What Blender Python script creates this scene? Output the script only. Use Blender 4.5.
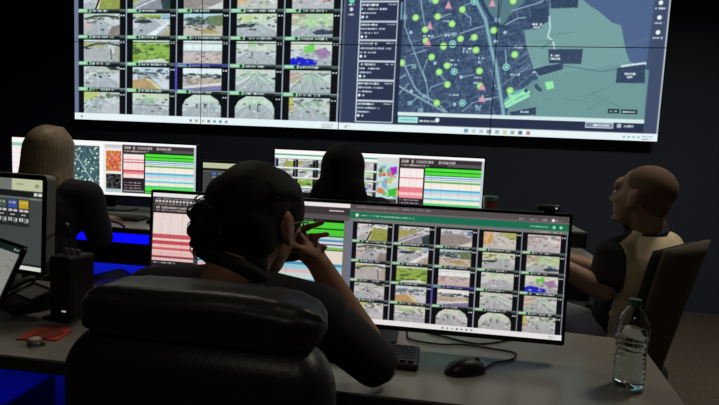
import bpy, bmesh, math, random
import numpy as np
from mathutils import Vector, Matrix, Euler
PI = math.pi
for o in list(bpy.data.objects): bpy.data.objects.remove(o)
SC = bpy.context.scene
COL = SC.collection

# ---------------------------------------------------------------- camera
CAMZ = 1.30
RW = ((0.9838887086, 0.1727211156, 0.0461565295),
      (0.0614457472, -0.0842448110, -0.9945487580),
      (-0.1678911229, 0.9813614156, -0.0935004963))      # camera right, down, forward in world axes
cd = bpy.data.cameras.new('camera'); cam = bpy.data.objects.new('camera', cd); COL.objects.link(cam)
r_, d_, f_ = (Vector(v) for v in RW)
m = Matrix(((r_.x, -d_.x, -f_.x, 0), (r_.y, -d_.y, -f_.y, 0), (r_.z, -d_.z, -f_.z, CAMZ), (0, 0, 0, 1)))
cam.matrix_world = m
cd.sensor_width = 36; cd.sensor_fit = 'HORIZONTAL'; cd.lens = 520 / 719 * 36
cd.clip_start = 0.02
SC.camera = cam
# ---------------------------------------------------------------- world, exposure
w = bpy.data.worlds.new('world'); SC.world = w; w.use_nodes = True
w.node_tree.nodes['Background'].inputs[0].default_value = (0.01, 0.012, 0.016, 1)
w.node_tree.nodes['Background'].inputs[1].default_value = 1.0
SC.view_settings.view_transform = 'Standard'; SC.view_settings.look = 'None'
SC.view_settings.exposure = 0.0; SC.view_settings.gamma = 1.0; SC.view_settings.use_curve_mapping = False
# brightness of the things that give off light
WALL_EMIT, NEAR_EMIT, BACK_EMIT, RADIO_EMIT = 0.95, 0.85, 1.0, 0.8
CEIL_POWER = 24.0
BLUE_POWER = 1.2

# ---------------------------------------------------------------- materials
MATS = {}
def lin(c): return tuple((x / 12.92 if x <= 0.04045 else ((x + 0.055) / 1.055) ** 2.4) for x in (v / 255 for v in c))
def mat(name, rgb=(128, 128, 128), rough=0.6, metal=0.0, spec=0.5, noise=0.0, nscale=40.0, bump=0.0, bscale=200.0,
        emit=None, estr=1.0, trans=0.0, ior=1.45, coat=0.0, sheen=0.0):
    if name in MATS: return MATS[name]
    mt = bpy.data.materials.new(name); mt.use_nodes = True; nt = mt.node_tree
    b = nt.nodes['Principled BSDF']; c = lin(rgb) + (1,)
    b.inputs['Base Color'].default_value = c; b.inputs['Roughness'].default_value = rough
    b.inputs['Metallic'].default_value = metal; b.inputs['Specular IOR Level'].default_value = spec
    b.inputs['Transmission Weight'].default_value = trans; b.inputs['IOR'].default_value = ior
    b.inputs['Coat Weight'].default_value = coat; b.inputs['Sheen Weight'].default_value = sheen
    if emit:
        b.inputs['Emission Color'].default_value = lin(emit) + (1,); b.inputs['Emission Strength'].default_value = estr
    tc = nt.nodes.new('ShaderNodeTexCoord')
    if noise > 0:
        n = nt.nodes.new('ShaderNodeTexNoise'); n.inputs['Scale'].default_value = nscale; n.inputs['Detail'].default_value = 4
        nt.links.new(tc.outputs['Object'], n.inputs['Vector'])
        mx = nt.nodes.new('ShaderNodeMix'); mx.data_type = 'RGBA'
        mx.inputs[6].default_value = tuple(x * (1 - noise) for x in c[:3]) + (1,)
        mx.inputs[7].default_value = tuple(min(1, x * (1 + noise)) for x in c[:3]) + (1,)
        nt.links.new(n.outputs['Fac'], mx.inputs[0]); nt.links.new(mx.outputs[2], b.inputs['Base Color'])
    if bump > 0:
        n2 = nt.nodes.new('ShaderNodeTexNoise'); n2.inputs['Scale'].default_value = bscale; n2.inputs['Detail'].default_value = 3
        nt.links.new(tc.outputs['Object'], n2.inputs['Vector'])
        bp = nt.nodes.new('ShaderNodeBump'); bp.inputs['Strength'].default_value = bump; bp.inputs['Distance'].default_value = 0.005
        nt.links.new(n2.outputs['Fac'], bp.inputs['Height']); nt.links.new(bp.outputs['Normal'], b.inputs['Normal'])
    MATS[name] = mt
    return mt
def screen_mat(name, strength, tint=(1, 1, 1)):
    mt = bpy.data.materials.new(name); mt.use_nodes = True; nt = mt.node_tree
    b = nt.nodes['Principled BSDF']; b.inputs['Base Color'].default_value = (0.006, 0.006, 0.007, 1)
    b.inputs['Roughness'].default_value = 0.35; b.inputs['Specular IOR Level'].default_value = 0.25
    a = nt.nodes.new('ShaderNodeAttribute'); a.attribute_name = 'Col'
    mx = nt.nodes.new('ShaderNodeMix'); mx.data_type = 'RGBA'; mx.blend_type = 'MULTIPLY'; mx.inputs[0].default_value = 1
    mx.inputs[7].default_value = tuple(tint) + (1,)
    nt.links.new(a.outputs['Color'], mx.inputs[6]); nt.links.new(mx.outputs[2], b.inputs['Emission Color'])
    b.inputs['Emission Strength'].default_value = strength
    return mt

# ---------------------------------------------------------------- object helpers
def tag(o, label=None, cat=None, group=None, kind=None):
    if label: o['label'] = label
    if cat: o['category'] = cat
    if group: o['group'] = group
    if kind: o['kind'] = kind
    return o
def thing(name, loc, label, cat, rotz=0.0, group=None):
    o = bpy.data.objects.new(name, None); COL.objects.link(o); o.empty_display_size = 0.05
    o.location = loc; o.rotation_euler = (0, 0, rotz)
    return tag(o, label, cat, group)
def link(name, me, mt, parent=None, smooth=False):
    o = bpy.data.objects.new(name, me); COL.objects.link(o)
    if mt is not None and not me.materials:
        for q in (mt if isinstance(mt, (list, tuple)) else [mt]): me.materials.append(q)
    if parent is not None: o.parent = parent
    if smooth:
        me.polygons.foreach_set('use_smooth', [True] * len(me.polygons))
    return o
def obj(name, bm, mt, parent=None, smooth=False, loc=None, rot=None):
    me = bpy.data.meshes.new(name); bmesh.ops.recalc_face_normals(bm, faces=bm.faces); bm.to_mesh(me); bm.free()
    o = link(name, me, mt, parent, smooth)
    if loc is not None: o.location = loc
    if rot is not None: o.rotation_euler = rot
    return o
def NB(): return bmesh.new()
def box(bm, c, s, rot=None, bev=0.0, seg=2):
    ret = bmesh.ops.create_cube(bm, size=1.0); vs = ret['verts']
    bmesh.ops.scale(bm, vec=s, verts=vs)
    if bev > 0:
        es = list({e for v in vs for e in v.link_edges})
        rb = bmesh.ops.bevel(bm, geom=es, offset=bev, segments=seg, profile=0.5, affect='EDGES')
        vs = list({v for f in rb['faces'] for v in f.verts} | {v for v in vs if v.is_valid})
    if rot is not None: bmesh.ops.rotate(bm, cent=(0, 0, 0), matrix=(rot.to_matrix() if isinstance(rot, Euler) else rot), verts=vs)
    bmesh.ops.translate(bm, vec=c, verts=vs)
    return vs
def frame_of(d):
    d = Vector(d).normalized(); up = Vector((0, 0, 1)) if abs(d.z) < 0.95 else Vector((1, 0, 0))
    x = up.cross(d).normalized(); y = d.cross(x); return x, y, d
def rcone(bm, a, b, ra, rb, seg=14, flat_a=False, flat_b=False, sx=1.0, ref=None):
    """tapered limb from a to b with round ends; sx squeezes it along ref"""
    a, b = Vector(a), Vector(b); x, y, d = frame_of(b - a)
    if ref is not None:
        x = (Vector(ref) - d * Vector(ref).dot(d)).normalized(); y = d.cross(x)
    rings = []
    n = 4
    prof = []
    if flat_a: prof.append((0, ra))
    else:
        for i in range(n + 1):
            t = PI / 2 * i / n; prof.append((-ra * math.cos(t), max(ra * math.sin(t), 1e-4)))
    L = (b - a).length
    if flat_b: prof.append((L, rb))
    else:
        for i in range(n, -1, -1):
            t = PI / 2 * i / n; prof.append((L + rb * math.cos(t), max(rb * math.sin(t), 1e-4)))
    for h, r in prof:
        rings.append([bm.verts.new(a + d * h + x * (r * sx * math.cos(2 * PI * k / seg)) + y * (r * math.sin(2 * PI * k / seg))) for k in range(seg)])
    for p, q in zip(rings, rings[1:]):
        for k in range(seg): bm.faces.new((p[k], p[(k + 1) % seg], q[(k + 1) % seg], q[k]))
    bm.faces.new(list(reversed(rings[0]))); bm.faces.new(rings[-1])
def ellip(bm, c, r, M=None, u=18, v=12):
    ret = bmesh.ops.create_uvsphere(bm, u_segments=u, v_segments=v, radius=1.0); vs = ret['verts']
    bmesh.ops.scale(bm, vec=r, verts=vs)
    if M is not None: bmesh.ops.rotate(bm, cent=(0, 0, 0), matrix=M, verts=vs)
    bmesh.ops.translate(bm, vec=c, verts=vs)
def smooth_path(pts, sub=6):
    pts = [Vector(p) for p in pts]; out = []
    P = [pts[0]] + pts + [pts[-1]]
    for i in range(1, len(P) - 2):
        p0, p1, p2, p3 = P[i - 1], P[i], P[i + 1], P[i + 2]
        for k in range(sub):
            t = k / sub
            out.append(0.5 * ((2 * p1) + (p2 - p0) * t + (2 * p0 - 5 * p1 + 4 * p2 - p3) * t * t + (3 * p1 - p0 - 3 * p2 + p3) * t ** 3))
    out.append(pts[-1]); return out
def tube(bm, pts, r, seg=8, sub=6, r2=None):
    P = smooth_path(pts, sub) if sub else [Vector(p) for p in pts]
    rings = []; px = None
    for i, p in enumerate(P):
        d = (P[min(i + 1, len(P) - 1)] - P[max(i - 1, 0)])
        if d.length < 1e-9: d = Vector((0, 0, 1))
        d.normalize()
        if px is None: x, y, _ = frame_of(d)
        else:
            x = (px - d * px.dot(d)).normalized(); y = d.cross(x)
        px = x
        rr = r if r2 is None else r + (r2 - r) * i / (len(P) - 1)
        rings.append([bm.verts.new(p + x * (rr * math.cos(2 * PI * k / seg)) + y * (rr * math.sin(2 * PI * k / seg))) for k in range(seg)])
    for a, b in zip(rings, rings[1:]):
        for k in range(seg): bm.faces.new((a[k], a[(k + 1) % seg], b[(k + 1) % seg], b[k]))
    bm.faces.new(list(reversed(rings[0]))); bm.faces.new(rings[-1])
def lathe(bm, prof, seg=32, c=(0, 0, 0), close=True):
    rings = []
    for r, z in prof:
        rings.append([bm.verts.new((c[0] + r * math.cos(2 * PI * k / seg), c[1] + r * math.sin(2 * PI * k / seg), c[2] + z)) for k in range(seg)])
    for a, b in zip(rings, rings[1:]):
        for k in range(seg): bm.faces.new((a[k], a[(k + 1) % seg], b[(k + 1) % seg], b[k]))
    if close:
        bm.faces.new(list(reversed(rings[0]))); bm.faces.new(rings[-1])
def prism(bm, pts, z0, z1):
    lo = [bm.verts.new((x, y, z0)) for x, y in pts]; hi = [bm.verts.new((x, y, z1)) for x, y in pts]
    n = len(pts)
    bm.faces.new(list(reversed(lo))); bm.faces.new(hi)
    for i in range(n): bm.faces.new((lo[i], lo[(i + 1) % n], hi[(i + 1) % n], hi[i]))
def rrect(w_, h_, r, n=5, cx=0, cy=0):
    out = []
    for sx, sy, a0 in ((1, 1, 0), (-1, 1, 90), (-1, -1, 180), (1, -1, 270)):
        for k in range(n + 1):
            a = math.radians(a0 + 90 * k / n); out.append((cx + sx * (w_ / 2 - r) + r * math.cos(a), cy + sy * (h_ / 2 - r) + r * math.sin(a)))
    return out
def plate(bm, w_, h_, r, y0, y1, n=5, cx=0, cz=0):
    """rounded rectangle in the XZ plane from depth y0 to y1"""
    pts = rrect(w_, h_, r, n, cx, cz)
    a = [bm.verts.new((x, y0, z)) for x, z in pts]; b = [bm.verts.new((x, y1, z)) for x, z in pts]
    k = len(pts); bm.faces.new(a); bm.faces.new(list(reversed(b)))
    for i in range(k): bm.faces.new((a[i], b[i], b[(i + 1) % k], a[(i + 1) % k]))
def organic(name, bm, mt, parent, voxel=0.006, iters=6, base=Vector((0, 0, 0)), matfn=None, decim=None):
    """melt overlapping volumes into one continuous skin"""
    bmesh.ops.recalc_face_normals(bm, faces=bm.faces)
    me = bpy.data.meshes.new(name); bm.to_mesh(me); bm.free()
    o = bpy.data.objects.new('tmp', me); COL.objects.link(o)
    r = o.modifiers.new('r', 'REMESH'); r.mode = 'VOXEL'; r.voxel_size = voxel
    s = o.modifiers.new('s', 'SMOOTH'); s.factor = 0.5; s.iterations = iters
    dg = bpy.context.evaluated_depsgraph_get()
    nm = bpy.data.meshes.new_from_object(o.evaluated_get(dg))
    bpy.data.objects.remove(o); bpy.data.meshes.remove(me)
    nm.name = name; nm.materials.clear()
    if matfn is not None:
        idx = [matfn(p.center) for p in nm.polygons]
    nm.transform(Matrix.Translation(-Vector(base)))
    for q in (mt if isinstance(mt, (list, tuple)) else [mt]): nm.materials.append(q)
    if matfn is not None: nm.polygons.foreach_set('material_index', idx)
    return link(name, nm, None, parent, smooth=True)
def copy_tree(o, parent=None):
    c = o.copy(); COL.objects.link(c); c.parent = parent
    for ch in o.children: copy_tree(ch, c)
    return c


# ---------------------------------------------------------------- what the screens show (flat print, painted into a colour grid)
class Cv:
    def __init__(s, w_, h_, bg, seed=1):
        s.W, s.H = w_ * 2, h_ * 2; s.w, s.h = w_, h_
        s.a = np.zeros((s.H, s.W, 3), np.float32); s.a[:] = bg; s.rg = np.random.RandomState(seed)
        s.asp = s.W / s.H
    def _ix(s, u0, v0, u1, v1):
        return (max(0, int(round(u0 * s.W))), max(0, int(round(v0 * s.H))), min(s.W, int(round(u1 * s.W))), min(s.H, int(round(v1 * s.H))))
    def rect(s, u0, v0, u1, v1, c, al=1.0):
        x0, y0, x1, y1 = s._ix(u0, v0, u1, v1)
        if x1 <= x0: x1 = x0 + 1
        if y1 <= y0: y1 = y0 + 1
        s.a[y0:y1, x0:x1] = s.a[y0:y1, x0:x1] * (1 - al) + np.array(c, np.float32) * al
    def _grid(s, u0, v0, u1, v1):
        x0, y0, x1, y1 = s._ix(u0, v0, u1, v1)
        if x1 <= x0 or y1 <= y0: return None
        X, Y = np.meshgrid((np.arange(x0, x1) + .5) / s.W, (np.arange(y0, y1) + .5) / s.H)
        return x0, y0, x1, y1, X, Y
    def _put(s, g, mask, c, al=1.0):
        x0, y0, x1, y1 = g[:4]; mm = (mask * al)[..., None]
        s.a[y0:y1, x0:x1] = s.a[y0:y1, x0:x1] * (1 - mm) + np.array(c, np.float32) * mm
    def disc(s, u, v, r, c, al=1.0, ring=None):
        rv = r * s.asp; g = s._grid(u - r, v - rv, u + r, v + rv)
        if g is None: return
        d = np.hypot((g[4] - u) / r, (g[5] - v) / rv); mk = d <= 1
        if ring: mk &= d >= ring
        s._put(g, mk.astype(np.float32), c, al)
    def poly(s, pts, c, al=1.0, clip=None):
        us = [p[0] for p in pts]; vs = [p[1] for p in pts]
        bb = [min(us), min(vs), max(us), max(vs)]
        if clip: bb = [max(bb[0], clip[0]), max(bb[1], clip[1]), min(bb[2], clip[2]), min(bb[3], clip[3])]
        g = s._grid(*bb)
        if g is None: return
        X, Y = g[4], g[5]; ins = np.zeros(X.shape, bool); n = len(pts)
        for i in range(n):
            (xa, ya), (xb, yb) = pts[i], pts[(i + 1) % n]
            if ya == yb: continue
            cr = ((ya > Y) != (yb > Y)) & (X < (xb - xa) * (Y - ya) / (yb - ya) + xa); ins ^= cr
        s._put(g, ins.astype(np.float32), c, al)
    def line(s, pts, wd, c, al=1.0, clip=None):
        for (xa, ya), (xb, yb) in zip(pts, pts[1:]):
            h = wd / 2; bb = [min(xa, xb) - h, min(ya, yb) - h * s.asp, max(xa, xb) + h, max(ya, yb) + h * s.asp]
            if clip: bb = [max(bb[0], clip[0]), max(bb[1], clip[1]), min(bb[2], clip[2]), min(bb[3], clip[3])]
            g = s._grid(*bb)
            if g is None: continue
            dx, dy = xb - xa, (yb - ya) / s.asp; L2 = dx * dx + dy * dy + 1e-12
            px, py = g[4] - xa, (g[5] - ya) / s.asp
            t = np.clip((px * dx + py * dy) / L2, 0, 1)
            s._put(g, (np.hypot(px - t * dx, py - t * dy) <= h).astype(np.float32), c, al)
    def blips(s, u, v, wd, ht, c, al=1.0, fill=.82):
        """a run of unreadable small print"""
        x = u; step = ht / s.asp * .75
        while x < u + wd:
            if s.rg.rand() < fill:
                o = s.rg.rand() * .35
                s.rect(x, v + ht * o * .6, min(x + step * .85, u + wd), v + ht * (1 - o * .4), c, al * (.6 + .4 * s.rg.rand()))
            x += step
    def noise(s, u0, v0, u1, v1, amt, cell=3, mono=True):
        x0, y0, x1, y1 = s._ix(u0, v0, u1, v1); hh, ww = y1 - y0, x1 - x0
        if hh <= 0 or ww <= 0: return
        n = s.rg.rand((hh + cell - 1) // cell + 1, (ww + cell - 1) // cell + 1, 1 if mono else 3).astype(np.float32) - .5
        n = np.repeat(np.repeat(n, cell, 0), cell, 1)[:hh, :ww]
        s.a[y0:y1, x0:x1] += n * amt
    def out(s):
        a = np.clip(s.a, 0, 255).reshape(s.h, 2, s.w, 2, 3).mean((1, 3)) / 255
        return np.where(a <= 0.04045, a / 12.92, ((a + 0.055) / 1.055) ** 2.4).astype(np.float32)

GRN, WHT, BLK, ROAD = (170, 235, 175), (250, 252, 250), (16, 18, 22), (212, 215, 218)
def tile(c, u0, v0, u1, v1, r, k):
    """one street-camera picture; r, k its row and column"""
    rg = c.rg; W_, H_ = u1 - u0, v1 - v0; cl = (u0, v0, u1, v1)
    U = lambda x: u0 + W_ * x
    V = lambda y: v0 + H_ * y
    R = lambda a, b, x, y, col, al=1.0: c.rect(U(a), V(b), U(x), V(y), col, al)
    P = lambda pts, col, al=1.0: c.poly([(U(x), V(y)) for x, y in pts], col, al, cl)
    Ln = lambda pts, wd, col, al=1.0: c.line([(U(x), V(y)) for x, y in pts], wd * W_, col, al, cl)
    def scatter(n, y0, y1, cols, s0=.02, s1=.07):
        for i in range(int(n * 1.5)):
            x, y, q = rg.rand(), y0 + (y1 - y0) * rg.rand(), s0 + (s1 - s0) * rg.rand()
            col = cols[rg.randint(len(cols))]; q *= .62
            P([(x + q * 1.5 * math.cos(t_) * (.7 + .5 * rg.rand()), y + q * math.sin(t_) * (.7 + .5 * rg.rand())) for t_ in (0, 1.05, 2.1, 3.14, 4.2, 5.2)], col, .75)
    def fan(cx, n, col, al=.8, y0=.05, y1=.95):
        n = int(n * 1.7)
        for i in range(n):
            t = (i + .5) / n - .5; Ln([(cx + t * .25, y0 + .25 * rg.rand()), (cx + t * 1.9, y1 - .45 * rg.rand())], .014, col, al * (.5 + .5 * rg.rand()))
    def street():
        """asphalt with kerbs, lane marks and a line of trees, the usual view"""
        hx = .3 + .4 * rg.rand(); hy = .16 + .08 * rg.rand()
        P([(hx - .08, hy), (hx + .08, hy), (1.1, .8), (1, 1), (0, 1), (-.1, .8)], (178, 183, 187))
        Ln([(hx - .08, hy), (-.1, .85)], .03, (228, 229, 226), .8); Ln([(hx + .08, hy), (1.1, .85)], .03, (228, 229, 226), .8)
        for q in (-.22, .0, .24): Ln([(hx + q * .2, hy + .1), (hx + q * 2, 1)], .014, (226, 230, 230), .7)
        for q in range(22):
            x, y, rr = rg.rand(), hy * (.3 + rg.rand()), .03 + .05 * rg.rand(); col = [(84, 104, 70), (112, 128, 84), (96, 104, 104), (60, 72, 66), (140, 150, 140)][rg.randint(5)]
            P([(x + rr * math.cos(t_), y + rr * .9 * math.sin(t_)) for t_ in (0, .9, 1.8, 2.7, 3.6, 4.5, 5.4)], col, .7)
        for q in range(5):
            x, y = rg.rand(), .3 + .5 * rg.rand(); P([(x, y), (x + .06, y - .02), (x + .1, y + .02), (x + .09, y + .06), (x + .01, y + .06)], [(50, 54, 60), (236, 238, 240), (96, 70, 66)][rg.randint(3)], .8)
    dk = [(60, 66, 70), (90, 95, 96), (40, 44, 48)]
    R(0, 0, 1, 1, ROAD); street()
    key = (r, k)
    if key == (0, 0):
        R(0, 0, 1, .2, (225, 228, 230)); scatter(16, .02, .2, dk); P([(.52, .2), (1, .26), (1, 1), (.42, 1)], (156, 164, 84)); P([(.4, .25), (.52, .22), (.42, 1), (.3, 1)], (222, 212, 190)); Ln([(.46, .45), (.33, 1)], .05, (40, 40, 40)); R(.6, .1, 1, .2, (235, 240, 240))
    elif key == (0, 1):
        P([(0, .2), (.7, .2), (0, .75)], (176, 168, 96)); R(0, 0, 1, .18, (215, 225, 228)); scatter(12, .05, .25, dk); P([(0, .9), (.75, .35), (1, .4), (1, 1), (.2, 1)], (150, 148, 160)); P([(.75, .6), (1, .4), (1, 1), (.8, 1)], (52, 70, 72)); Ln([(.1, .95), (.9, .35)], .03, (225, 225, 228))
    elif key == (0, 2):
        R(0, 0, 1, .2, (212, 222, 226)); P([(0, .35), (.3, .22), (.7, .25), (1, .5), (.9, .75), (.5, 1), (0, 1)], (168, 158, 152))
        for q in range(5): Ln([(.05, .5 + q * .1), (.5, .38 + q * .1), (1, .5 + q * .1)], .02, (140, 128, 124))
        P([(.55, 1), (1, .68), (1, 1)], (226, 222, 214)); R(.82, .05, 1, .25, (120, 160, 215)); scatter(8, .05, .25, dk)
    elif key == (0, 3):
        R(0, 0, 1, 1, (222, 214, 200), .5); P([(0, 0), (.32, 0), (.25, .7), (0, .8)], (228, 188, 150)); P([(.2, .15), (.3, .2), (.22, .7), (.1, .6)], (206, 160, 80)); P([(.5, 0), (1, 0), (1, .45), (.7, .3)], (176, 184, 112)); scatter(26, .1, .9, [(236, 228, 170), (190, 200, 150), (120, 110, 96)]); Ln([(.4, .1), (.95, .8)], .02, WHT)
    elif key == (0, 4):
        R(0, 0, 1, 1, (212, 202, 204), .5); Ln([(0, .35), (.25, .12), (.6, .1)], .02, (190, 110, 110)); Ln([(.65, .2), (1, .5)], .05, (240, 240, 238)); scatter(14, .2, .7, [(170, 90, 90), (80, 70, 70), (235, 200, 200)]); fan(.5, 6, (190, 200, 176), .5)
    elif key == (1, 0):
        R(0, 0, 1, .18, (205, 216, 200)); P([(0, .45), (.18, .25), (.22, .7), (0, .95)], (206, 190, 186)); Ln([(.05, .25), (.3, .12), (.6, .1), (.95, .17)], .05, (70, 78, 72)); P([(.78, .6), (1, .5), (1, 1), (.68, 1)], (150, 138, 132)); scatter(10, .2, .5, [(120, 140, 90)] + dk)
    elif key == (1, 1):
        R(0, 0, 1, .14, (200, 215, 190)); Ln([(.3, .12), (.75, .12)], .05, (150, 175, 70)); P([(.03, .34), (.2, .26), (.45, .28), (.55, .4), (.3, .46), (.05, .42)], (62, 68, 72)); P([(.35, 1), (.97, .35), (1, .42), (.62, 1)], (236, 240, 240)); P([(.75, 1), (1, .55), (1, 1)], (188, 176, 150)); R(.8, .05, 1, .2, (150, 195, 225))
    elif key == (1, 2):
        R(0, 0, 1, .2, (190, 220, 226)); scatter(46, .15, .5, [(72, 96, 104), (96, 118, 126), (60, 70, 66), (110, 128, 90)], .04, .12); P([(.6, .12), (1, .05), (1, .6), (.7, .5)], (116, 132, 96)); R(0, .55, 1, 1, (208, 196, 182)); P([(.4, .72), (.75, .65), (.95, .9), (.5, .9)], (186, 168, 120)); scatter(12, .55, .75, [(120, 104, 96), (70, 66, 66)])
    elif key == (1, 3):
        R(0, 0, 1, .35, (214, 222, 196)); P([(.1, .1), (.5, .1), (.4, .3), (0, .4)], (206, 214, 150)); scatter(10, .1, .5, dk); P([(0, .5), (.5, .42), (.4, .6), (0, .62)], (66, 72, 76)); Ln([(.7, .1), (.6, .5)], .02, GRN); fan(.62, 5, (175, 225, 180), .7)
    elif key == (1, 4):
        R(0, 0, 1, .55, (196, 214, 176)); R(0, 0, .35, .5, (196, 178, 160)); scatter(20, .05, .6, [(170, 225, 150), (226, 236, 220), (150, 150, 140)], .04, .12); P([(.5, .8), (.75, .66), (1, .78), (1, .88), (.6, .92)], (60, 72, 92)); fan(.5, 5, GRN, .6)
    elif key == (2, 0):
        R(0, 0, 1, .12, (226, 230, 226)); R(0, .1, .6, .3, (178, 186, 120)); Ln([(.0, .35), (.35, .15), (.7, .14), (1, .24)], .05, (84, 88, 78)); R(.05, .35, .2, .45, (50, 52, 52)); P([(0, .45), (.6, .25), (.85, .6), (.7, 1), (0, 1)], (186, 184, 184)); Ln([(.75, .4), (.78, .9)], .03, (90, 80, 76)); P([(.85, .3), (1, .3), (1, 1), (.85, 1)], (182, 176, 160))
    elif key == (2, 1):
        R(0, 0, 1, 1, (150, 184, 84)); R(0, 0, 1, .12, (205, 225, 200)); scatter(30, .1, .95, [(112, 150, 60), (176, 206, 106), (78, 104, 62), (58, 78, 54)], .04, .14); P([(.2, .9), (.8, .8), (1, 1), (.1, 1)], (222, 228, 214))
    elif key == (2, 2):
        R(0, 0, 1, .42, (238, 244, 242)); R(0, .12, 1, .16, (196, 206, 206)); R(0, .42, 1, .5, (168, 172, 176)); R(0, .5, 1, 1, (206, 188, 184)); scatter(22, .5, .9, [(184, 140, 132), (120, 110, 112), (228, 216, 210)])
    elif key == (2, 3):
        R(0, 0, 1, .4, (212, 220, 206)); scatter(14, .0, .45, [(176, 200, 150), (232, 236, 230), (130, 130, 130)], .03, .1); Ln([(.4, .45), (.4, .65)], .03, (90, 94, 98)); Ln([(0, .7), (1, .6)], .015, (176, 176, 180)); R(.3, .02, .5, .2, (150, 210, 140), .6)
    elif key == (2, 4):
        R(0, 0, 1, .35, (222, 226, 210)); P([(.3, .2), (.55, .05), (.62, .4), (.35, .45)], (120, 210, 90)); P([(.55, .35), (.85, .2), (1, .6), (.75, .7)], (168, 132, 176)); P([(0, .72), (.15, .62), (.4, .68), (.68, .8), (.62, .98), (0, 1)], (34, 40, 206)); scatter(18, .1, .9, [(200, 220, 180), (110, 90, 130), (236, 236, 230)])
    elif key == (3, 0):
        P([(0, .25), (.35, .0), (1, 0), (1, .3)], (192, 196, 190)); P([(.6, .0), (.9, .0), (1, .15), (.75, .15)], (60, 66, 66)); R(.28, .38, .34, .46, (50, 54, 54)); R(.42, .45, .5, .54, (44, 48, 48)); Ln([(.4, .25), (.42, .4)], .03, (90, 96, 96)); scatter(8, .1, .4, [(226, 230, 226), (150, 176, 130)])
    elif key == (3, 1):
        R(0, 0, 1, .2, (210, 226, 232)); scatter(34, .1, .5, [(74, 84, 104), (110, 124, 146), (56, 60, 64), (226, 232, 236)], .03, .1); P([(0, 1), (0, .62), (.35, .5), (.72, 1)], (196, 160, 116)); P([(.35, .5), (.42, .5), (.82, 1), (.7, 1)], (230, 216, 150)); P([(.5, .45), (1, .7), (1, 1), (.85, 1)], (214, 220, 228))
    elif key == (3, 2):
        R(0, 0, 1, .26, (240, 246, 246)); scatter(22, .25, .45, dk + [(130, 140, 150)], .03, .1); R(0, .45, 1, .7, (190, 176, 160)); scatter(12, .45, .7, [(130, 108, 92), (216, 204, 190)]); P([(0, .85), (1, .62), (1, .74), (0, .95)], (232, 226, 214)); P([(0, .95), (1, .76), (1, 1), (0, 1)], (140, 130, 176))
    elif key == (3, 3):
        R(0, 0, 1, .2, (214, 218, 208)); fan(.5, 11, (236, 240, 236), .9); fan(.45, 7, (130, 205, 130), .9); fan(.55, 5, (120, 124, 130), .7)
    elif key == (3, 4):
        P([(0, .1), (.35, .15), (.3, .5), (0, .6)], (204, 170, 160)); R(0, 0, 1, .12, (200, 206, 196)); fan(.5, 10, (150, 215, 150), .85); fan(.55, 6, (236, 238, 236), .9); fan(.5, 4, (110, 114, 120), .6)
    elif key == (4, 0):
        P([(0, 0), (.5, 0), (.3, .3), (0, .35)], (200, 206, 130)); scatter(16, .2, .75, [(120, 190, 110), (70, 90, 70), (150, 200, 140)], .03, .07); R(.5, .5, 1, 1, (200, 200, 204))
    elif key == (4, 1):
        R(0, 0, 1, .25, (216, 222, 196)); scatter(12, .1, .5, [(130, 200, 120), (90, 110, 100), (236, 236, 230)]); Ln([(0, .5), (1, .55)], .02, (120, 124, 130)); Ln([(0, .7), (1, .8)], .03, (170, 174, 184)); P([(.3, .2), (.6, .15), (.65, .4), (.3, .42)], (150, 205, 140), .5)
    elif key in ((4, 2), (4, 3)):
        R(0, 0, 1, .3, (216, 224, 208)); scatter(8, .1, .4, [(150, 210, 140), (236, 236, 232)]); fan(.5, 7, (160, 216, 160) if key == (4, 3) else (206, 210, 206), .7); Ln([(.38, .4), (.38, .58)], .035, (70, 78, 84)); Ln([(.58, .4), (.58, .58)], .035, (70, 78, 84)); R(0, .55, 1, .62, (176, 178, 188), .6)
        P([(0, 0), (.28, 0), (.08, .22), (0, .5)], BLK); P([(1, 0), (.72, 0), (.92, .22), (1, .5)], BLK)
    else:
        P([(0, .0), (.1, .0), (.12, .4), (0, .45)], (206, 196, 110)); P([(0, .45), (.15, .4), (.2, .6), (0, .65)], (206, 150, 140)); fan(.5, 12, (200, 206, 206), .8); fan(.5, 6, (150, 212, 150), .8); scatter(8, .1, .5, [(230, 222, 170), (110, 116, 110)])
    c.noise(u0, v0, u1, v1, 18, 3)
    c.noise(u0, v0, u1, v1, 16, 10)
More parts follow.
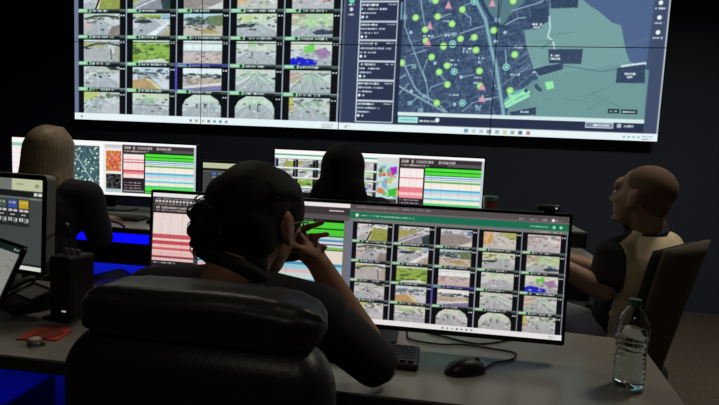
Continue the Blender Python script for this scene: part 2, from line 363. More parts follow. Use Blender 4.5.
def camera_page(w_, h_, light=False, seed=3):
    c = Cv(w_, h_, BLK, seed)
    if light:
        c.rect(0, 0, 1, .07, (250, 250, 248)); c.rect(0, .07, 1, .1, (96, 168, 140)); c.rect(0, .1, 1, .145, (240, 250, 244))
    else:
        c.rect(0, 0, 1, .065, (92, 86, 88)); c.blips(.03, .012, .35, .016, (150, 146, 146)); c.rect(0, .05, 1, .06, (120, 116, 116))
        c.rect(0, .063, 1, .118, (34, 122, 92)); c.disc(.035, .09, .008, (220, 245, 232)); c.blips(.055, .084, .25, .013, (190, 230, 212))
        c.rect(0, .118, 1, .145, (126, 130, 128)); c.blips(.03, .125, .07, .014, (190, 190, 190)); c.blips(.78, .03, .18, .014, (180, 180, 182), fill=.5)
        c.disc(.93, .037, .007, (240, 240, 240)); c.blips(.82, .085, .09, .014, (150, 230, 190)); c.disc(.935, .092, .007, (160, 240, 200)); c.disc(.965, .092, .007, (160, 240, 200))
        c.blips(.85, .125, .12, .015, (180, 182, 182))
    c.rect(0, .145, .018, .958, (118, 124, 150))
    for r in range(5):
        v = .135 + .1646 * r
        for k in range(5):
            u = .018 + .196 * k
            tile(c, u + .022, v + .026, u + .166, v + .161 if r < 4 else .957, r, k)
            c.rect(u + .17, v + .034, u + .176, v + .042, (235, 238, 240)); c.rect(u + .18, v + .034, u + .186, v + .042, (235, 238, 240))
    for r in range(1, 5):
        v = .135 + .1646 * r
        c.rect(.018, v - .004, 1, v + .016, (70, 84, 80)); c.rect(.018, v + .0, 1, v + .003, (170, 190, 186))
        for k in range(5):
            u = .018 + .196 * k
            c.rect(u, v - .004, u + .052, v + .018, (158, 214, 168)); c.rect(u + .004, v + .002, u + .03, v + .008, (215, 240, 220)); c.rect(u + .036, v - .002, u + .046, v + .016, (34, 66, 44))
            c.rect(u + .052, v + .002, u + .166, v + .02, (30, 36, 38)); c.blips(u + .056, v + .002, .06 + .045 * c.rg.rand(), .013, (220, 236, 228))
    if light:
        for r in range(5): c.rect(.018, .135 + .1646 * r - .006, 1, .135 + .1646 * r + .02, (232, 240, 234))
    for k in range(5):
        u = .018 + .196 * (k + 1) - .004
        c.rect(u - .002, .145, u + .0025, .958, (165, 172, 186))
    c.rect(.40, .62, .412, .8, (60, 52, 190), .55); c.rect(.412, .628, .6, .64, (60, 52, 190), .6)
    c.rect(0, .956, 1, 1, (246, 250, 250)); c.disc(.03, .978, .004, (120, 120, 130))
    for k, cc in enumerate([(90, 100, 120), (120, 120, 120), (170, 170, 120), (70, 80, 90), (110, 120, 150), (60, 90, 140), (120, 110, 130)]):
        c.rect(.46 + k * .022, .972, .47 + k * .022, .987, cc, .75)
    c.blips(.94, .968, .04, .01, (170, 176, 180)); c.blips(.94, .983, .04, .01, (170, 176, 180))
    return c
def map_page(w_, h_, seed=9):
    c = Cv(w_, h_, (67, 84, 113), seed); PK = (126, 163, 162)
    rg = c.rg; mp = (.2, .06, .957, .895)
    # the town grid
    for i in range(700):
        u, v = .2 + .5 * rg.rand(), .06 + .84 * rg.rand(); a = (-.3 if rg.rand() < .5 else 1.27) + rg.randn() * .12; L = .01 + .04 * rg.rand()
        c.line([(u, v), (u + L * math.cos(a), v + L * math.sin(a) * c.asp)], .0022, (120, 140, 164), .5, mp)
    for i in range(46):
        u, v = .56 + .1 * rg.rand(), .5 + .25 * rg.rand(); c.line([(u, v), (u + .03, v - .05)], .002, (126, 144, 170), .6, mp)
    c.noise(.2, .06, .66, .895, 26, 3); c.noise(.2, .06, .66, .895, 18, 9)
    # parks and open land
    c.poly([(.447, .247), (.44, .06), (.6, .06), (.582, .248), (.559, .291), (.536, .329), (.52, .378), (.508, .389), (.475, .324)], (98, 130, 138), .95)
    c.line([(.447, .2), (.452, .26), (.475, .33), (.508, .395)], .008, (52, 70, 98))
    c.line([(.512, .06), (.51, .2), (.5, .4), (.495, .47)], .004, (70, 92, 116))
    c.poly([(.582, .416), (.633, .405), (.632, .388), (.655, .367), (.653, .249), (.64, .06), (.70, .06), (.75, .25), (.772, .281), (.796, .308), (.815, .334), (.839, .371), (.866, .387), (.886, .513), (.901, .576), (.942, .596), (.957, .895), (.6, .895), (.625, .86), (.616, .794), (.626, .738), (.645, .693), (.622, .628), (.607, .563), (.592, .492)], PK)
    c.poly([(.645, .66), (.90, .58), (.957, .62), (.957, .895), (.55, .895), (.55, .79), (.6, .72)], (119, 156, 154), .9)
    c.poly([(.75, .25), (.70, .06), (.957, .06), (.948, .6), (.901, .576), (.866, .387), (.839, .371), (.796, .308)], (85, 104, 142))
    for i in range(12):
        u, v = .6 + .3 * rg.rand(), .42 + .44 * rg.rand(); c.line([(u, v), (u + .06 * rg.randn(), v + .04 * rg.randn())], .0025, (98, 134, 134), .7, mp)
    c.line([(.62, .63), (.70, .60), (.82, .63), (.88, .61), (.944, .585)], .003, (84, 118, 136)); c.line([(.62, .64), (.705, .618)], .005, (214, 228, 232)); c.line([(.88, .6), (.944, .583)], .008, (222, 234, 232))
    c.line([(.655, .34), (.66, .4), (.655, .45), (.67, .47), (.68, .52)], .005, (200, 224, 220)); c.line([(.67, .47), (.64, .51)], .004, (96, 124, 136))
    for q in ([(.65, .2), (.736, .2), (.737, .292), (.658, .297)], [(.659, .513), (.762, .51), (.76, .591), (.665, .589)], [(.62, .625), (.654, .605), (.707, .587), (.708, .62), (.64, .66)], [(.865, .609), (.944, .586), (.949, .687), (.866, .69)], [(.558, .864), (.636, .832), (.638, .875), (.558, .885)], [(.60, .3), (.65, .29), (.65, .36), (.632, .39), (.6, .405)]):
        c.poly(q, (58, 74, 100)); us = [p[0] for p in q]; vs = [p[1] for p in q]; c.noise(min(us), min(vs), max(us), max(vs), 22, 3)
    c.blips(.668, .54, .026, .014, WHT); c.blips(.667, .558, .03, .014, WHT); c.blips(.889, .632, .032, .014, WHT); c.blips(.896, .65, .02, .013, WHT); c.blips(.605, .375, .03, .014, WHT); c.blips(.61, .393, .02, .012, WHT)
    c.poly([(.657, .693), (.681, .686), (.686, .724), (.665, .736)], (160, 240, 170))
    c.poly([(.536, .80), (.56, .75), (.598, .728), (.609, .761), (.58, .80), (.545, .842)], (120, 200, 178), .85)
    for a, b in (((.54, .82), (.6, .745)), ((.545, .835), (.61, .77)), ((.55, .76), (.57, .81)), ((.56, .78), (.61, .75))): c.line([a, b], .009, (170, 238, 190))
    for i in range(9): c.disc(.6 + .05 * rg.rand(), .66 + .09 * rg.rand(), .006, (62, 88, 108))
    # roads
    HW = (112, 150, 166)
    c.line([(.40, .12), (.429, .247), (.464, .357), (.485, .494), (.504, .604), (.518, .72), (.532, .826), (.54, .895)], .013, HW); c.line([(.40, .12), (.429, .247), (.464, .357), (.485, .494), (.504, .604), (.518, .72), (.532, .826), (.54, .895)], .004, (160, 194, 204))
    for q, wd in (([(.25, .1), (.255, .246), (.272, .386)], .006), ([(.2, .06), (.208, .397), (.234, .499), (.26, .6), (.29, .72), (.3, .82)], .006), ([(.208, .596), (.251, .737), (.269, .771), (.326, .825), (.36, .875)], .008), ([(.192, .728), (.27, .8), (.353, .875)], .009), ([(.288, .577), (.275, .651), (.289, .701)], .005), ([(.33, .66), (.354, .705), (.306, .735), (.3, .76)], .005), ([(.394, .319), (.418, .35), (.418, .39)], .006), ([(.322, .346), (.353, .324)], .006), ([(.294, .467), (.354, .432)], .005), ([(.386, .435), (.46, .393)], .006), ([(.232, .553), (.283, .526)], .005), ([(.4, .675), (.44, .66)], .005), ([(.21, .62), (.24, .61)], .006), ([(.2, .69), (.22, .67)], .008), ([(.2, .78), (.23, .72)], .005), ([(.236, .84), (.265, .79)], .006), ([(.54, .31), (.63, .26), (.65, .2)], .006), ([(.525, .385), (.56, .35), (.585, .345)], .006), ([(.53, .52), (.536, .6)], .006), ([(.41, .87), (.44, .82), (.47, .80), (.52, .78)], .004), ([(.425, .26), (.39, .285)], .005), ([(.49, .62), (.51, .74), (.58, .64), (.64, .60)], .003)):
        c.line(q, wd * .6, (170, 194, 206), .8, mp)
    for u, v in ((.245, .62), (.285, .79), (.238, .83), (.275, .87), (.5, .36), (.46, .85), (.37, .44), (.207, .345), (.29, .25)): c.rect(u - .008, v - .012, u + .008, v + .012, (150, 196, 198), .7)
    for u, v, q in ((.40, .51, .03), (.40, .525, .025), (.44, .56, .03), (.45, .585, .02), (.36, .575, .03), (.36, .60, .025), (.55, .50, .035), (.36, .77, .035), (.44, .67, .03), (.44, .70, .03), (.55, .65, .03), (.33, .36, .03), (.27, .445, .035), (.46, .79, .04), (.44, .83, .03), (.59, .855, .025), (.42, .46, .02), (.34, .44, .02), (.358, .43, .012)):
        c.blips(u, v, q, .012, (214, 226, 236))
    GC = (172, 234, 130)
    for u, v in ((.303, .252), (.242, .347), (.313, .341), (.39, .302), (.36, .382), (.275, .414), (.39, .465), (.279, .478), (.337, .505), (.433, .456), (.441, .523), (.492, .417), (.2, .573), (.205, .60), (.301, .565), (.352, .612), (.328, .649), (.357, .719), (.326, .825), (.559, .545), (.456, .639), (.462, .723), (.543, .256), (.553, .744), (.32, .16), (.45, .14), (.26, .11)):
        if u > .2: c.disc(u, v, .0125, (60, 110, 90), .5); c.disc(u, v, .0105, GC); c.disc(u, v, .005, (206, 250, 160))
    for u, v in ((.366, .493), (.376, .645), (.409, .821), (.536, .614), (.426, .258)):
        c.disc(u, v, .0108, (160, 226, 210)); c.disc(u, v, .0075, (84, 140, 140)); c.disc(u, v, .004, (196, 240, 226))
    for u, v in ((.345, .28), (.289, .397), (.286, .49), (.482, .269), (.468, .73), (.471, .795)):
        c.poly([(u, v - .028), (u + .0115, v + .016), (u - .0115, v + .016)], (222, 158, 170)); c.disc(u, v + .002, .006, (228, 170, 180))
    for u, v in ((.229, .431), (.241, .761), (.313, .599), (.4, .675), (.384, .831), (.525, .428), (.499, .477)): c.disc(u, v, .005, (206, 230, 240)); c.disc(u, v, .002, (120, 150, 170))
    # window frame, lists and buttons
    c.rect(0, 0, 1, .06, (236, 240, 242)); c.blips(.1, .015, .4, .02, (140, 150, 160))
    c.rect(.957, .06, 1, .958, (70, 80, 108)); c.rect(.995, .06, 1, .958, (196, 200, 206))
    for v in (.2, .267, .344, .422): c.disc(.972, v, .0065, WHT); c.blips(.958, v + .024, .028, .011, WHT)
    c.rect(0, .06, .2, .958, (54, 64, 92)); c.rect(0, .06, .008, .958, (86, 96, 116))
    c.disc(.028, .25, .009, (120, 220, 180)); c.blips(.018, .268, .02, .01, WHT); c.disc(.028, .30, .006, (220, 226, 240)); c.blips(.018, .325, .017, .011, WHT)
    rows = (.03, .145, .256, .37, .478, .594, .705, .824, .95)
    for v0, v1 in zip(rows, rows[1:]):
        c.rect(.058, v0, .184, v0 + .006, (206, 212, 222)); c.rect(.058, v1 - .006, .184, v1, (206, 212, 222)); c.rect(.056, v0, .060, v1, (206, 212, 222)); c.rect(.181, v0, .1845, v1, (206, 212, 222)); c.rect(.06, v0 + .006, .181, v1 - .006, (46, 54, 78))
        c.blips(.063, v0 + .012, .05 + .02 * rg.rand(), .013, WHT, 1, .95); c.blips(.15, v0 + .012, .026, .009, (220, 224, 232))
        c.blips(.062, v0 + .036, .07 + .04 * rg.rand(), .012, (226, 232, 242), 1, .92)
        c.blips(.062, v0 + .06, .04 + .02 * rg.rand(), .011, (226, 232, 242), 1, .92)
        c.disc(.067, v0 + .088, .0045, WHT); c.disc(.081, v0 + .088, .0035, (220, 228, 236))
    c.rect(.1845, .06, .2, .958, (40, 48, 70)); c.rect(.193, .26, .197, .36, (150, 190, 214))
    c.rect(.2, .884, .957, .903, (232, 242, 240)); c.rect(.2, .903, .957, .958, (44, 52, 76))
    c.rect(.202, .910, .268, .945, (176, 232, 224)); c.rect(.21, .926, .26, .929, (110, 160, 160)); c.blips(.272, .925, .055, .013, WHT, 1, .95); c.disc(.331, .924, .007, (240, 244, 250))
    c.rect(.787, .904, .87, .937, (206, 214, 220)); c.rect(.79, .909, .867, .932, (124, 134, 156)); c.blips(.81, .915, .05, .012, WHT, 1, .95); c.rect(.88, .909, .893, .932, (190, 198, 204)); c.blips(.90, .914, .028, .015, WHT, 1, .97)
    c.rect(.85, .83, .883, .853, (34, 54, 62)); c.blips(.855, .837, .022, .01, WHT, 1, .95); c.rect(.889, .832, .935, .855, (34, 54, 62)); c.blips(.893, .839, .036, .01, WHT, 1, .95)
    c.rect(0, .958, 1, 1, (246, 250, 250)); c.poly([(.02, .985), (.03, .968), (.026, .988)], (130, 110, 100)); c.blips(.028, .972, .015, .008, (200, 196, 190))
    for k, cc in enumerate([(80, 140, 160), (200, 205, 205), (190, 196, 200), (120, 130, 140), (150, 160, 170), (212, 208, 120), (150, 160, 160), (70, 80, 100), (190, 90, 100)]):
        c.rect(.42 + k * .024, .969, .432 + k * .024, .988, cc, .8)
    for k in range(4): c.rect(.90 + k * .014, .975, .907 + k * .014, .984, (140, 150, 156), .7)
    c.blips(.955, .969, .03, .009, (160, 170, 176)); c.blips(.955, .984, .03, .009, (160, 170, 176))
    return c
ROWC = [((84, 232, 66), .052), ((14, 60, 14), .012), ((80, 226, 60), .05), ((20, 90, 20), .01), ((206, 236, 240), .022), ((96, 160, 200), .02), ((230, 240, 246), .016), ((62, 58, 120), .013), ((232, 246, 246), .014), ((134, 206, 96), .022), ((40, 90, 40), .01),
        ((244, 238, 224), .11), ((70, 164, 204), .026), ((160, 222, 240), .04), ((238, 204, 206), .03), ((210, 238, 236), .05), ((120, 190, 214), .03), ((240, 240, 214), .06), ((90, 210, 130), .05)]
def green_list(c, u0, u1, v0, v1, shift=0):
    v = v0; i = shift
    while v < v1:
        col, h = ROWC[i % len(ROWC)]; c.rect(u0, v, u1, min(v + h, v1), col)
        if h > .018: c.blips(u0 + .01, v + h * .3, (u1 - u0) * .9, .01, tuple(x * .8 for x in col), .35, .6)
        v += h; i += 1
    for k in (.12, .3, .62, .84):
        c.rect(u0 + (u1 - u0) * k, v0, u0 + (u1 - u0) * k + .0025, v1, (40, 60, 50), .3)
def red_list(c, u0, u1, v0, v1, pal, text=False):
    c.rect(u0, v0, u1, v1, (248, 236, 232)); h = v1 - v0
    for a, b, col in pal: c.rect(u0, v0 + h * a, u1, v0 + h * b, col)
    for k in range(24):
        c.blips(u0 + .005, v0 + h * (k + .3) / 24, (u1 - u0) * .95, h * .018, (150, 100, 100), .18, .7)
    for k in (.2, .42, .7): c.rect(u0 + (u1 - u0) * k, v0, u0 + (u1 - u0) * k + .002, v1, (120, 80, 80), .25)
REDS = [(.0, .42, (250, 240, 236)), (.44, .53, (214, 96, 104)), (.58, .66, (212, 84, 92)), (.66, .72, (250, 218, 214)), (.72, .78, (222, 110, 116)), (.80, .90, (246, 208, 206)), (.90, .94, (160, 60, 70)), (.94, 1, (240, 216, 210))]
def calls_page(w_, h_, seed=5):
    c = Cv(w_, h_, (44, 40, 46), seed)
    c.rect(0, 0, 1, .035, (250, 252, 252)); c.rect(0, .035, 1, .16, (62, 58, 62)); c.rect(.3, .1, 1, .155, (96, 92, 96))
    for k in range(13): c.rect(.015 + k * .018, .065, .027 + k * .018, .082, (226, 226, 230)); c.blips(.013 + k * .018, .09, .014, .014, (186, 186, 190))
    c.blips(.02, .045, .2, .012, (170, 170, 190)); c.blips(.02, .118, .25, .022, (210, 200, 190), 1, .95); c.rect(.9, .062, .97, .07, (220, 215, 225)); c.blips(.02, .148, .2, .012, (200, 190, 190))
    c.rect(0, .16, .235, 1, (36, 32, 38)); red_list(c, .008, .226, .178, .60, REDS)
    for k in range(8): c.blips(.012, .612 + k * .04, .1 + .08 * c.rg.rand(), .013, (206, 200, 206))
    c.rect(.226, .16, .245, .96, (70, 68, 72)); c.rect(.25, .145, .985, .168, (10, 20, 10)); c.blips(.3, .15, .6, .012, (160, 190, 150), 1, .3)
    green_list(c, .25, .975, .168, .93); c.rect(.975, .145, 1, .96, (120, 124, 128))
    c.rect(0, .955, 1, 1, (246, 248, 248))
    return c
def dash_page(w_, h_, orange, seed=11):
    """right half of the two back-row screens: small map, red list, green list"""
    c = Cv(w_, h_, (40, 34, 40), seed); c.rect(0, 0, 1, .05, (250, 252, 252)); c.rect(.2, .05, 1, .2, (56, 48, 54))
    c.blips(.23, .075, .5, .055, (206, 196, 190), .9, .85); c.blips(.23, .15, .26, .03, (214, 200, 196), .9, .9); c.rect(.66, .12, 1, .19, (90, 84, 90))
    c.rect(0, .05, .205, 1, (236, 236, 230))
    if orange:
        c.rect(.02, .06, .2, .12, (200, 200, 204)); c.rect(.03, .17, .195, .55, (206, 104, 62)); c.noise(.03, .17, .195, .55, 120, 5, False)
        for k in range(26): c.disc(.03 + .16 * c.rg.rand(), .19 + .34 * c.rg.rand(), .006, (238, 196, 160))
        c.rect(.03, .6, .195, .88, (44, 42, 44)); c.noise(.03, .6, .195, .88, 120, 6)
        c.rect(.03, .88, .195, .97, (176, 200, 200))
    else:
        c.rect(.0, .06, .2, .75, (196, 222, 224)); rg = c.rg
        for k in range(60): c.disc(.2 * rg.rand(), .2 + .52 * rg.rand(), .008 + .02 * rg.rand(), [(150, 206, 210), (226, 200, 130), (90, 190, 90), (120, 170, 200), (230, 230, 220), (208, 120, 80)][rg.randint(6)], .8)
        c.poly([(.12, .22), (.19, .2), (.19, .3), (.15, .36)], (176, 40, 196)); c.poly([(.11, .6), (.19, .55), (.19, .7), (.12, .7)], (60, 190, 60)); c.disc(.035, .28, .022, (90, 140, 110)); c.disc(.07, .35, .014, (190, 70, 50))
        c.rect(.0, .75, .2, .82, (60, 60, 60)); c.rect(0, .06, .2, .14, (216, 214, 210))
    pal = [(.0, .2, (250, 236, 232)), (.2, .26, (236, 150, 150)), (.32, .36, (180, 60, 70)), (.36, .66, (250, 226, 222)), (.66, .74, (206, 84, 92)), (.74, .84, (238, 140, 146)), (.84, 1, (250, 226, 222))] if orange else [(.0, .3, (250, 240, 236)), (.3, .34, (226, 110, 116)), (.34, .62, (250, 238, 234)), (.62, .8, (236, 130, 140)), (.8, .9, (250, 200, 200)), (.9, 1, (240, 150, 156))]
    red_list(c, .22, .44, .22, .66 if orange else .72, pal)
    for k in range(3): c.blips(.23, .74 + .05 * k, .18, .02, (206, 196, 200))
    c.rect(.22, .89, .44, .92, (140, 136, 140)); c.rect(.455, .17, .99, .2, (14, 40, 14))
    green_list(c, .455, .975, .2, .93); c.rect(.975, .05, 1, .95, (190, 200, 206)); c.rect(0, .945, 1, 1, (248, 248, 246))
    return c
def dots_page(w_, h_, seed=21):
    """left half of the far left screen: pale column, dotted dark map"""
    c = Cv(w_, h_, (246, 240, 242), seed); c.rect(0, 0, 1, .07, (252, 252, 250)); c.rect(0, .1, 1, .16, (150, 206, 184)); rg = c.rg
    for k in range(9): c.rect(.0, .2 + k * .09, .3, .205 + k * .09, (206, 200, 204))
    c.rect(.27, .28, .5, .9, (84, 92, 92)); c.noise(.27, .28, .5, .9, 140, 8); c.rect(.27, .28, .36, .36, (44, 46, 46))
    c.rect(.55, .1, .96, .95, (66, 96, 104)); c.noise(.55, .1, .96, .95, 50, 5)
    for k in range(90): c.disc(.55 + .41 * rg.rand(), .12 + .8 * rg.rand(), .006 + .005 * rg.rand(), (206, 232, 200))
    c.line([(.66, .14), (.8, .55), (.95, .9)], .01, (170, 196, 200)); c.line([(.56, .3), (.95, .5)], .005, (140, 170, 176))
    c.rect(.96, .05, 1, .96, (250, 250, 246)); c.rect(0, .95, 1, 1, (250, 250, 248))
    return c
def radio_page(w_, h_, seed=31, full=False):
    c = Cv(w_, h_, (72, 76, 74), seed); c.rect(0, 0, 1, .13, (208, 214, 176))
    if not full: c.rect(0, 0, .74, .13, (120, 126, 118)); c.blips(.06, .04, .2, .04, (200, 204, 196), .8)
    c.blips(.92, .05, .05, .04, (120, 126, 96)); c.blips(.78, .05, .06, .02, (150, 156, 120))
    c.rect(0, .13, 1, .2, (28, 30, 30)); c.rect(.93, .145, .958, .18, (226, 230, 226)); c.rect(.967, .145, .995, .18, (226, 230, 226)); c.rect(0, .2, 1, .225, (104, 108, 104)); c.blips(.9, .205, .09, .015, (160, 164, 160))
    for k in range(8):
        u, v = .805 - k * .095, .225
        c.rect(u - .004, v, u + .088, v + .3, (38, 42, 42))
        c.rect(u, v + .012, u + .08, v + .1, [(206, 172, 40), (64, 88, 170), (70, 96, 90), (64, 88, 170), (74, 98, 178), (208, 176, 44), (70, 96, 90), (64, 88, 170)][k])
        c.blips(u + .006, v + .03, .066, .022, (236, 226, 180)); c.rect(u + .004, v + .115, u + .038, v + .14, (206, 208, 206)); c.rect(u + .046, v + .115, u + .08, v + .14, (206, 208, 206))
        c.rect(u + .02, v + .17, u + .06, v + .18, (180, 182, 180)); c.rect(u + .004, v + .21, u + .016, v + .25, (220, 222, 220)); c.rect(u + .024, v + .21, u + .036, v + .25, (220, 222, 220)); c.rect(u + .046, v + .21, u + .08, v + .26, (120, 124, 122)); c.rect(u + .07, v + .215, u + .08, v + .25, (236, 238, 236))
    c.rect(0, .93, 1, .955, (30, 32, 32)); c.rect(0, .955, 1, 1, (232, 236, 226))
    return c
def tablet_page(w_, h_, seed=41):
    c = Cv(w_, h_, (150, 150, 144), seed); c.rect(0, 0, 1, .1, (22, 36, 36)); c.disc(.86, .05, .012, (220, 226, 222)); c.disc(.91, .05, .01, (200, 206, 202)); c.disc(.955, .05, .01, (200, 206, 202))
    c.noise(0, .1, 1, 1, 16, 6); c.rect(.1, .45, .72, .9, (60, 62, 62)); c.rect(.2, .52, .6, .8, (120, 122, 118)); c.blips(.8, .2, .15, .03, (120, 120, 114)); c.blips(.8, .3, .15, .03, (120, 120, 114))
    return c
def screen(name, arr, w_, h_, mt, parent, y=0.0, cx=0.0, cz=0.0):
    """a lit display surface facing -Y: one vertex per picture element"""
    H_, W_ = arr.shape[:2]
    X, Z = np.meshgrid(np.linspace(-w_ / 2, w_ / 2, W_), np.linspace(h_ / 2, -h_ / 2, H_))
    co = np.stack([X + cx, np.full_like(X, y), Z + cz], -1).reshape(-1, 3).astype(np.float32)
    ii = np.arange(H_ * W_).reshape(H_, W_)
    q = np.stack([ii[1:, :-1], ii[1:, 1:], ii[:-1, 1:], ii[:-1, :-1]], -1).reshape(-1, 4).astype(np.int32)
    me = bpy.data.meshes.new(name); me.vertices.add(len(co)); me.vertices.foreach_set('co', co.ravel())
    me.loops.add(q.size); me.loops.foreach_set('vertex_index', q.ravel()); me.polygons.add(len(q))
    me.polygons.foreach_set('loop_start', np.arange(0, q.size, 4, dtype=np.int32)); me.update(calc_edges=True)
    at = me.color_attributes.new('Col', 'FLOAT_COLOR', 'POINT')
    rgba = np.ones((H_ * W_, 4), np.float32); rgba[:, :3] = arr.reshape(-1, 3); at.data.foreach_set('color', rgba.ravel())
    return link(name, me, mt, parent)
# ---------------------------------------------------------------- the room
M_black = mat('black_plastic', (22, 22, 24), 0.45, bump=.05)
M_bezel = mat('bezel_black', (10, 10, 12), 0.3)
M_wall = mat('dark_wall_paint', (66, 77, 95), 0.9, noise=.1, nscale=6, bump=.05, bscale=120)
M_ceil = mat('dark_ceiling', (40, 40, 42), 0.9, noise=.08, nscale=10)
M_alu = mat('aluminium', (150, 150, 146), 0.4, metal=.35)
M_darkmetal = mat('dark_metal', (40, 40, 44), 0.4, metal=.7)
def carpet():
    mt = mat('carpet', (96, 88, 78), .95, noise=.6, nscale=45, bump=.5, bscale=350); return mt
def slab(name, c, s, mt):
    b = NB(); box(b, c, s); return tag(obj(name, b, mt), kind='structure')
XL, XR, YF, YB, ZC = -5.6, 4.6, -3.2, 5.10, 3.5
slab('floor', ((XL + XR) / 2, (YF + YB) / 2, -.05), (XR - XL + .4, YB - YF + .4, .1), carpet())
slab('ceiling', ((XL + XR) / 2, (YF + YB) / 2, ZC + .05), (XR - XL + .4, YB - YF + .4, .1), M_ceil)
slab('wall_back', ((XL + XR) / 2, YB + .1, ZC / 2), (XR - XL + .4, .2, ZC), M_wall)
slab('wall_front', ((XL + XR) / 2, YF - .1, ZC / 2), (XR - XL + .4, .2, ZC), M_wall)
slab('wall_left', (XL - .1, (YF + YB) / 2, ZC / 2), (.2, YB - YF, ZC), M_wall)
slab('wall_right', (XR + .1, (YF + YB) / 2, ZC / 2), (.2, YB - YF, ZC), M_wall)
# dim recessed lamps in the ceiling; rear one added as fill for dark backs
M_diff = mat('lamp_diffuser', (230, 222, 205), .5, emit=(255, 226, 186), estr=.5)
for i, (x, y, pw_, lb) in enumerate(((1.7, 2.4, 1.0, 'dim square ceiling lamp above the chair at the right'), (-1.5, 2.5, .4, 'dim square ceiling lamp above the left end of the back desk'), (-.2, -1.6, .30, 'added very dim square fill lamp on the ceiling at the rear of the room'))):
    t = thing('ceiling_lamp', (x, y, ZC), lb, 'lamp', group='dim ceiling lamps')
    b = NB()
    for sx, sy, w_, d_2 in ((0, .3, .62, .03), (0, -.3, .62, .03), (.3, 0, .03, .57), (-.3, 0, .03, .57)): box(b, (sx, sy, -.02), (w_, d_2, .04))
    obj('frame', b, M_alu, t)
    b = NB(); box(b, (0, 0, -.012), (.57, .57, .02)); obj('diffuser', b, M_diff, t)
    ld = bpy.data.lights.new('ceiling_lamp_light', 'AREA'); ld.shape = 'SQUARE'; ld.size = .55; ld.energy = CEIL_POWER * pw_; ld.color = (1.0, .88, .72); ld.spread = math.radians(145)
    lo = bpy.data.objects.new('ceiling_lamp_light', ld); COL.objects.link(lo); lo.parent = t; lo.location = (0, 0, -.03)

# ---------------------------------------------------------------- video wall: four by two panels
PW, PH = 1.43, 0.805
VX, VY, VZ = -3.9515, 4.9629, 1.5219
M_sw = screen_mat('video_wall_display', WALL_EMIT, (.90, 1.0, 1.03))
vw = thing('video_wall', (VX + 2 * PW, VY, VZ), 'huge tiled video wall showing street cameras and a town map above the desks', 'video wall')
cams_big = camera_page(480, 270).out(); maps_big = map_page(480, 270).out()
for half, arr in ((0, cams_big), (1, maps_big)):
    for i in range(2):
        for j in range(2):
            b = NB(); cx = (half * 2 + i + .5 - 2) * PW; cz = (1 - j + .5) * PH
            box(b, (0, .045, 0), (PW - .002, .086, PH - .002), bev=.003, seg=1)
            box(b, (0, .095, 0), (.4, .02, .3))
            p = obj('panel', b, M_bezel, vw, loc=(cx, 0, cz))
            sub = arr[j * 135:(j + 1) * 135 + (1 if j == 0 else 0), i * 240:(i + 1) * 240 + (1 if i == 0 else 0)]
            screen('display', sub, PW - .007, PH - .007, M_sw, p, y=-.0005)

# ---------------------------------------------------------------- desks
M_top = mat('desk_laminate', (132, 130, 124), .24, noise=.05, nscale=220, bump=.02, bscale=600, spec=.5)
M_edge = mat('desk_edge_band', (46, 46, 46), .5)
M_leg = mat('desk_leg_grey', (70, 72, 76), .45, metal=.3)
M_pan = mat('modesty_panel', (170, 172, 178), .7)
M_led = mat('blue_led', (20, 20, 60), .5, emit=(6, 14, 255), estr=9.0)
M_led2 = mat('blue_led_bar', (20, 20, 60), .5, emit=(8, 10, 255), estr=1.1)
def blue_light(parent, loc, sx, sy, power, rot):
    ld = bpy.data.lights.new('led_light', 'AREA'); ld.shape = 'RECTANGLE'; ld.size = sx; ld.size_y = sy; ld.energy = power; ld.color = (.005, .02, 1)
    lo = bpy.data.objects.new('led_light', ld); COL.objects.link(lo); lo.parent = parent; lo.location = loc; lo.rotation_euler = rot
DZ = .75
desk = thing('work_desk', (-.8, 1.42, 0), 'long grey laminate desk in front carrying the big ultrawide screen and water bottle', 'desk')
def D(x, y, z=0.0): return (x + .8, y - 1.42, z)
pts = [(-2.35, 1.065), (.553, 1.165), (.575, 1.29), (.612, 1.66), (.605, 1.70), (.58, 1.73), (.55, 1.74), (.41, 1.75), (-2.35, 1.75)]
b = NB(); prism(b, [D(x, y)[:2] for x, y in pts], DZ - .006, DZ); obj('worktop', b, M_top, desk)
b = NB(); prism(b, [D(x, y)[:2] for x, y in pts], DZ - .038, DZ - .0062); obj('edge_band', b, M_edge, desk)
b = NB(); box(b, D(-.95, 1.685, .44), (2.6, .018, .50)); obj('modesty_panel', b, M_pan, desk)
b = NB(); box(b, D(-1.25, 1.60, DZ - .045), (2.0, .012, .012)); obj('light_strip', b, M_led, desk)
blue_light(desk, D(-1.25, 1.60, DZ - .055), 1.9, .015, BLUE_POWER * 1.7, (math.radians(12), 0, 0))
for x in (-2.2, .36):
    b = NB(); box(b, D(x, 1.46, .375), (.08, .06, .66), bev=.004, seg=1); box(b, D(x, 1.44, .03), (.09, .5, .05), bev=.01); box(b, D(x, 1.44, .695), (.07, .48, .03)); obj('leg', b, M_leg, desk)
b = NB(); box(b, D(-.95, 1.46, .66), (2.5, .05, .04)); obj('crossbar', b, M_leg, desk)

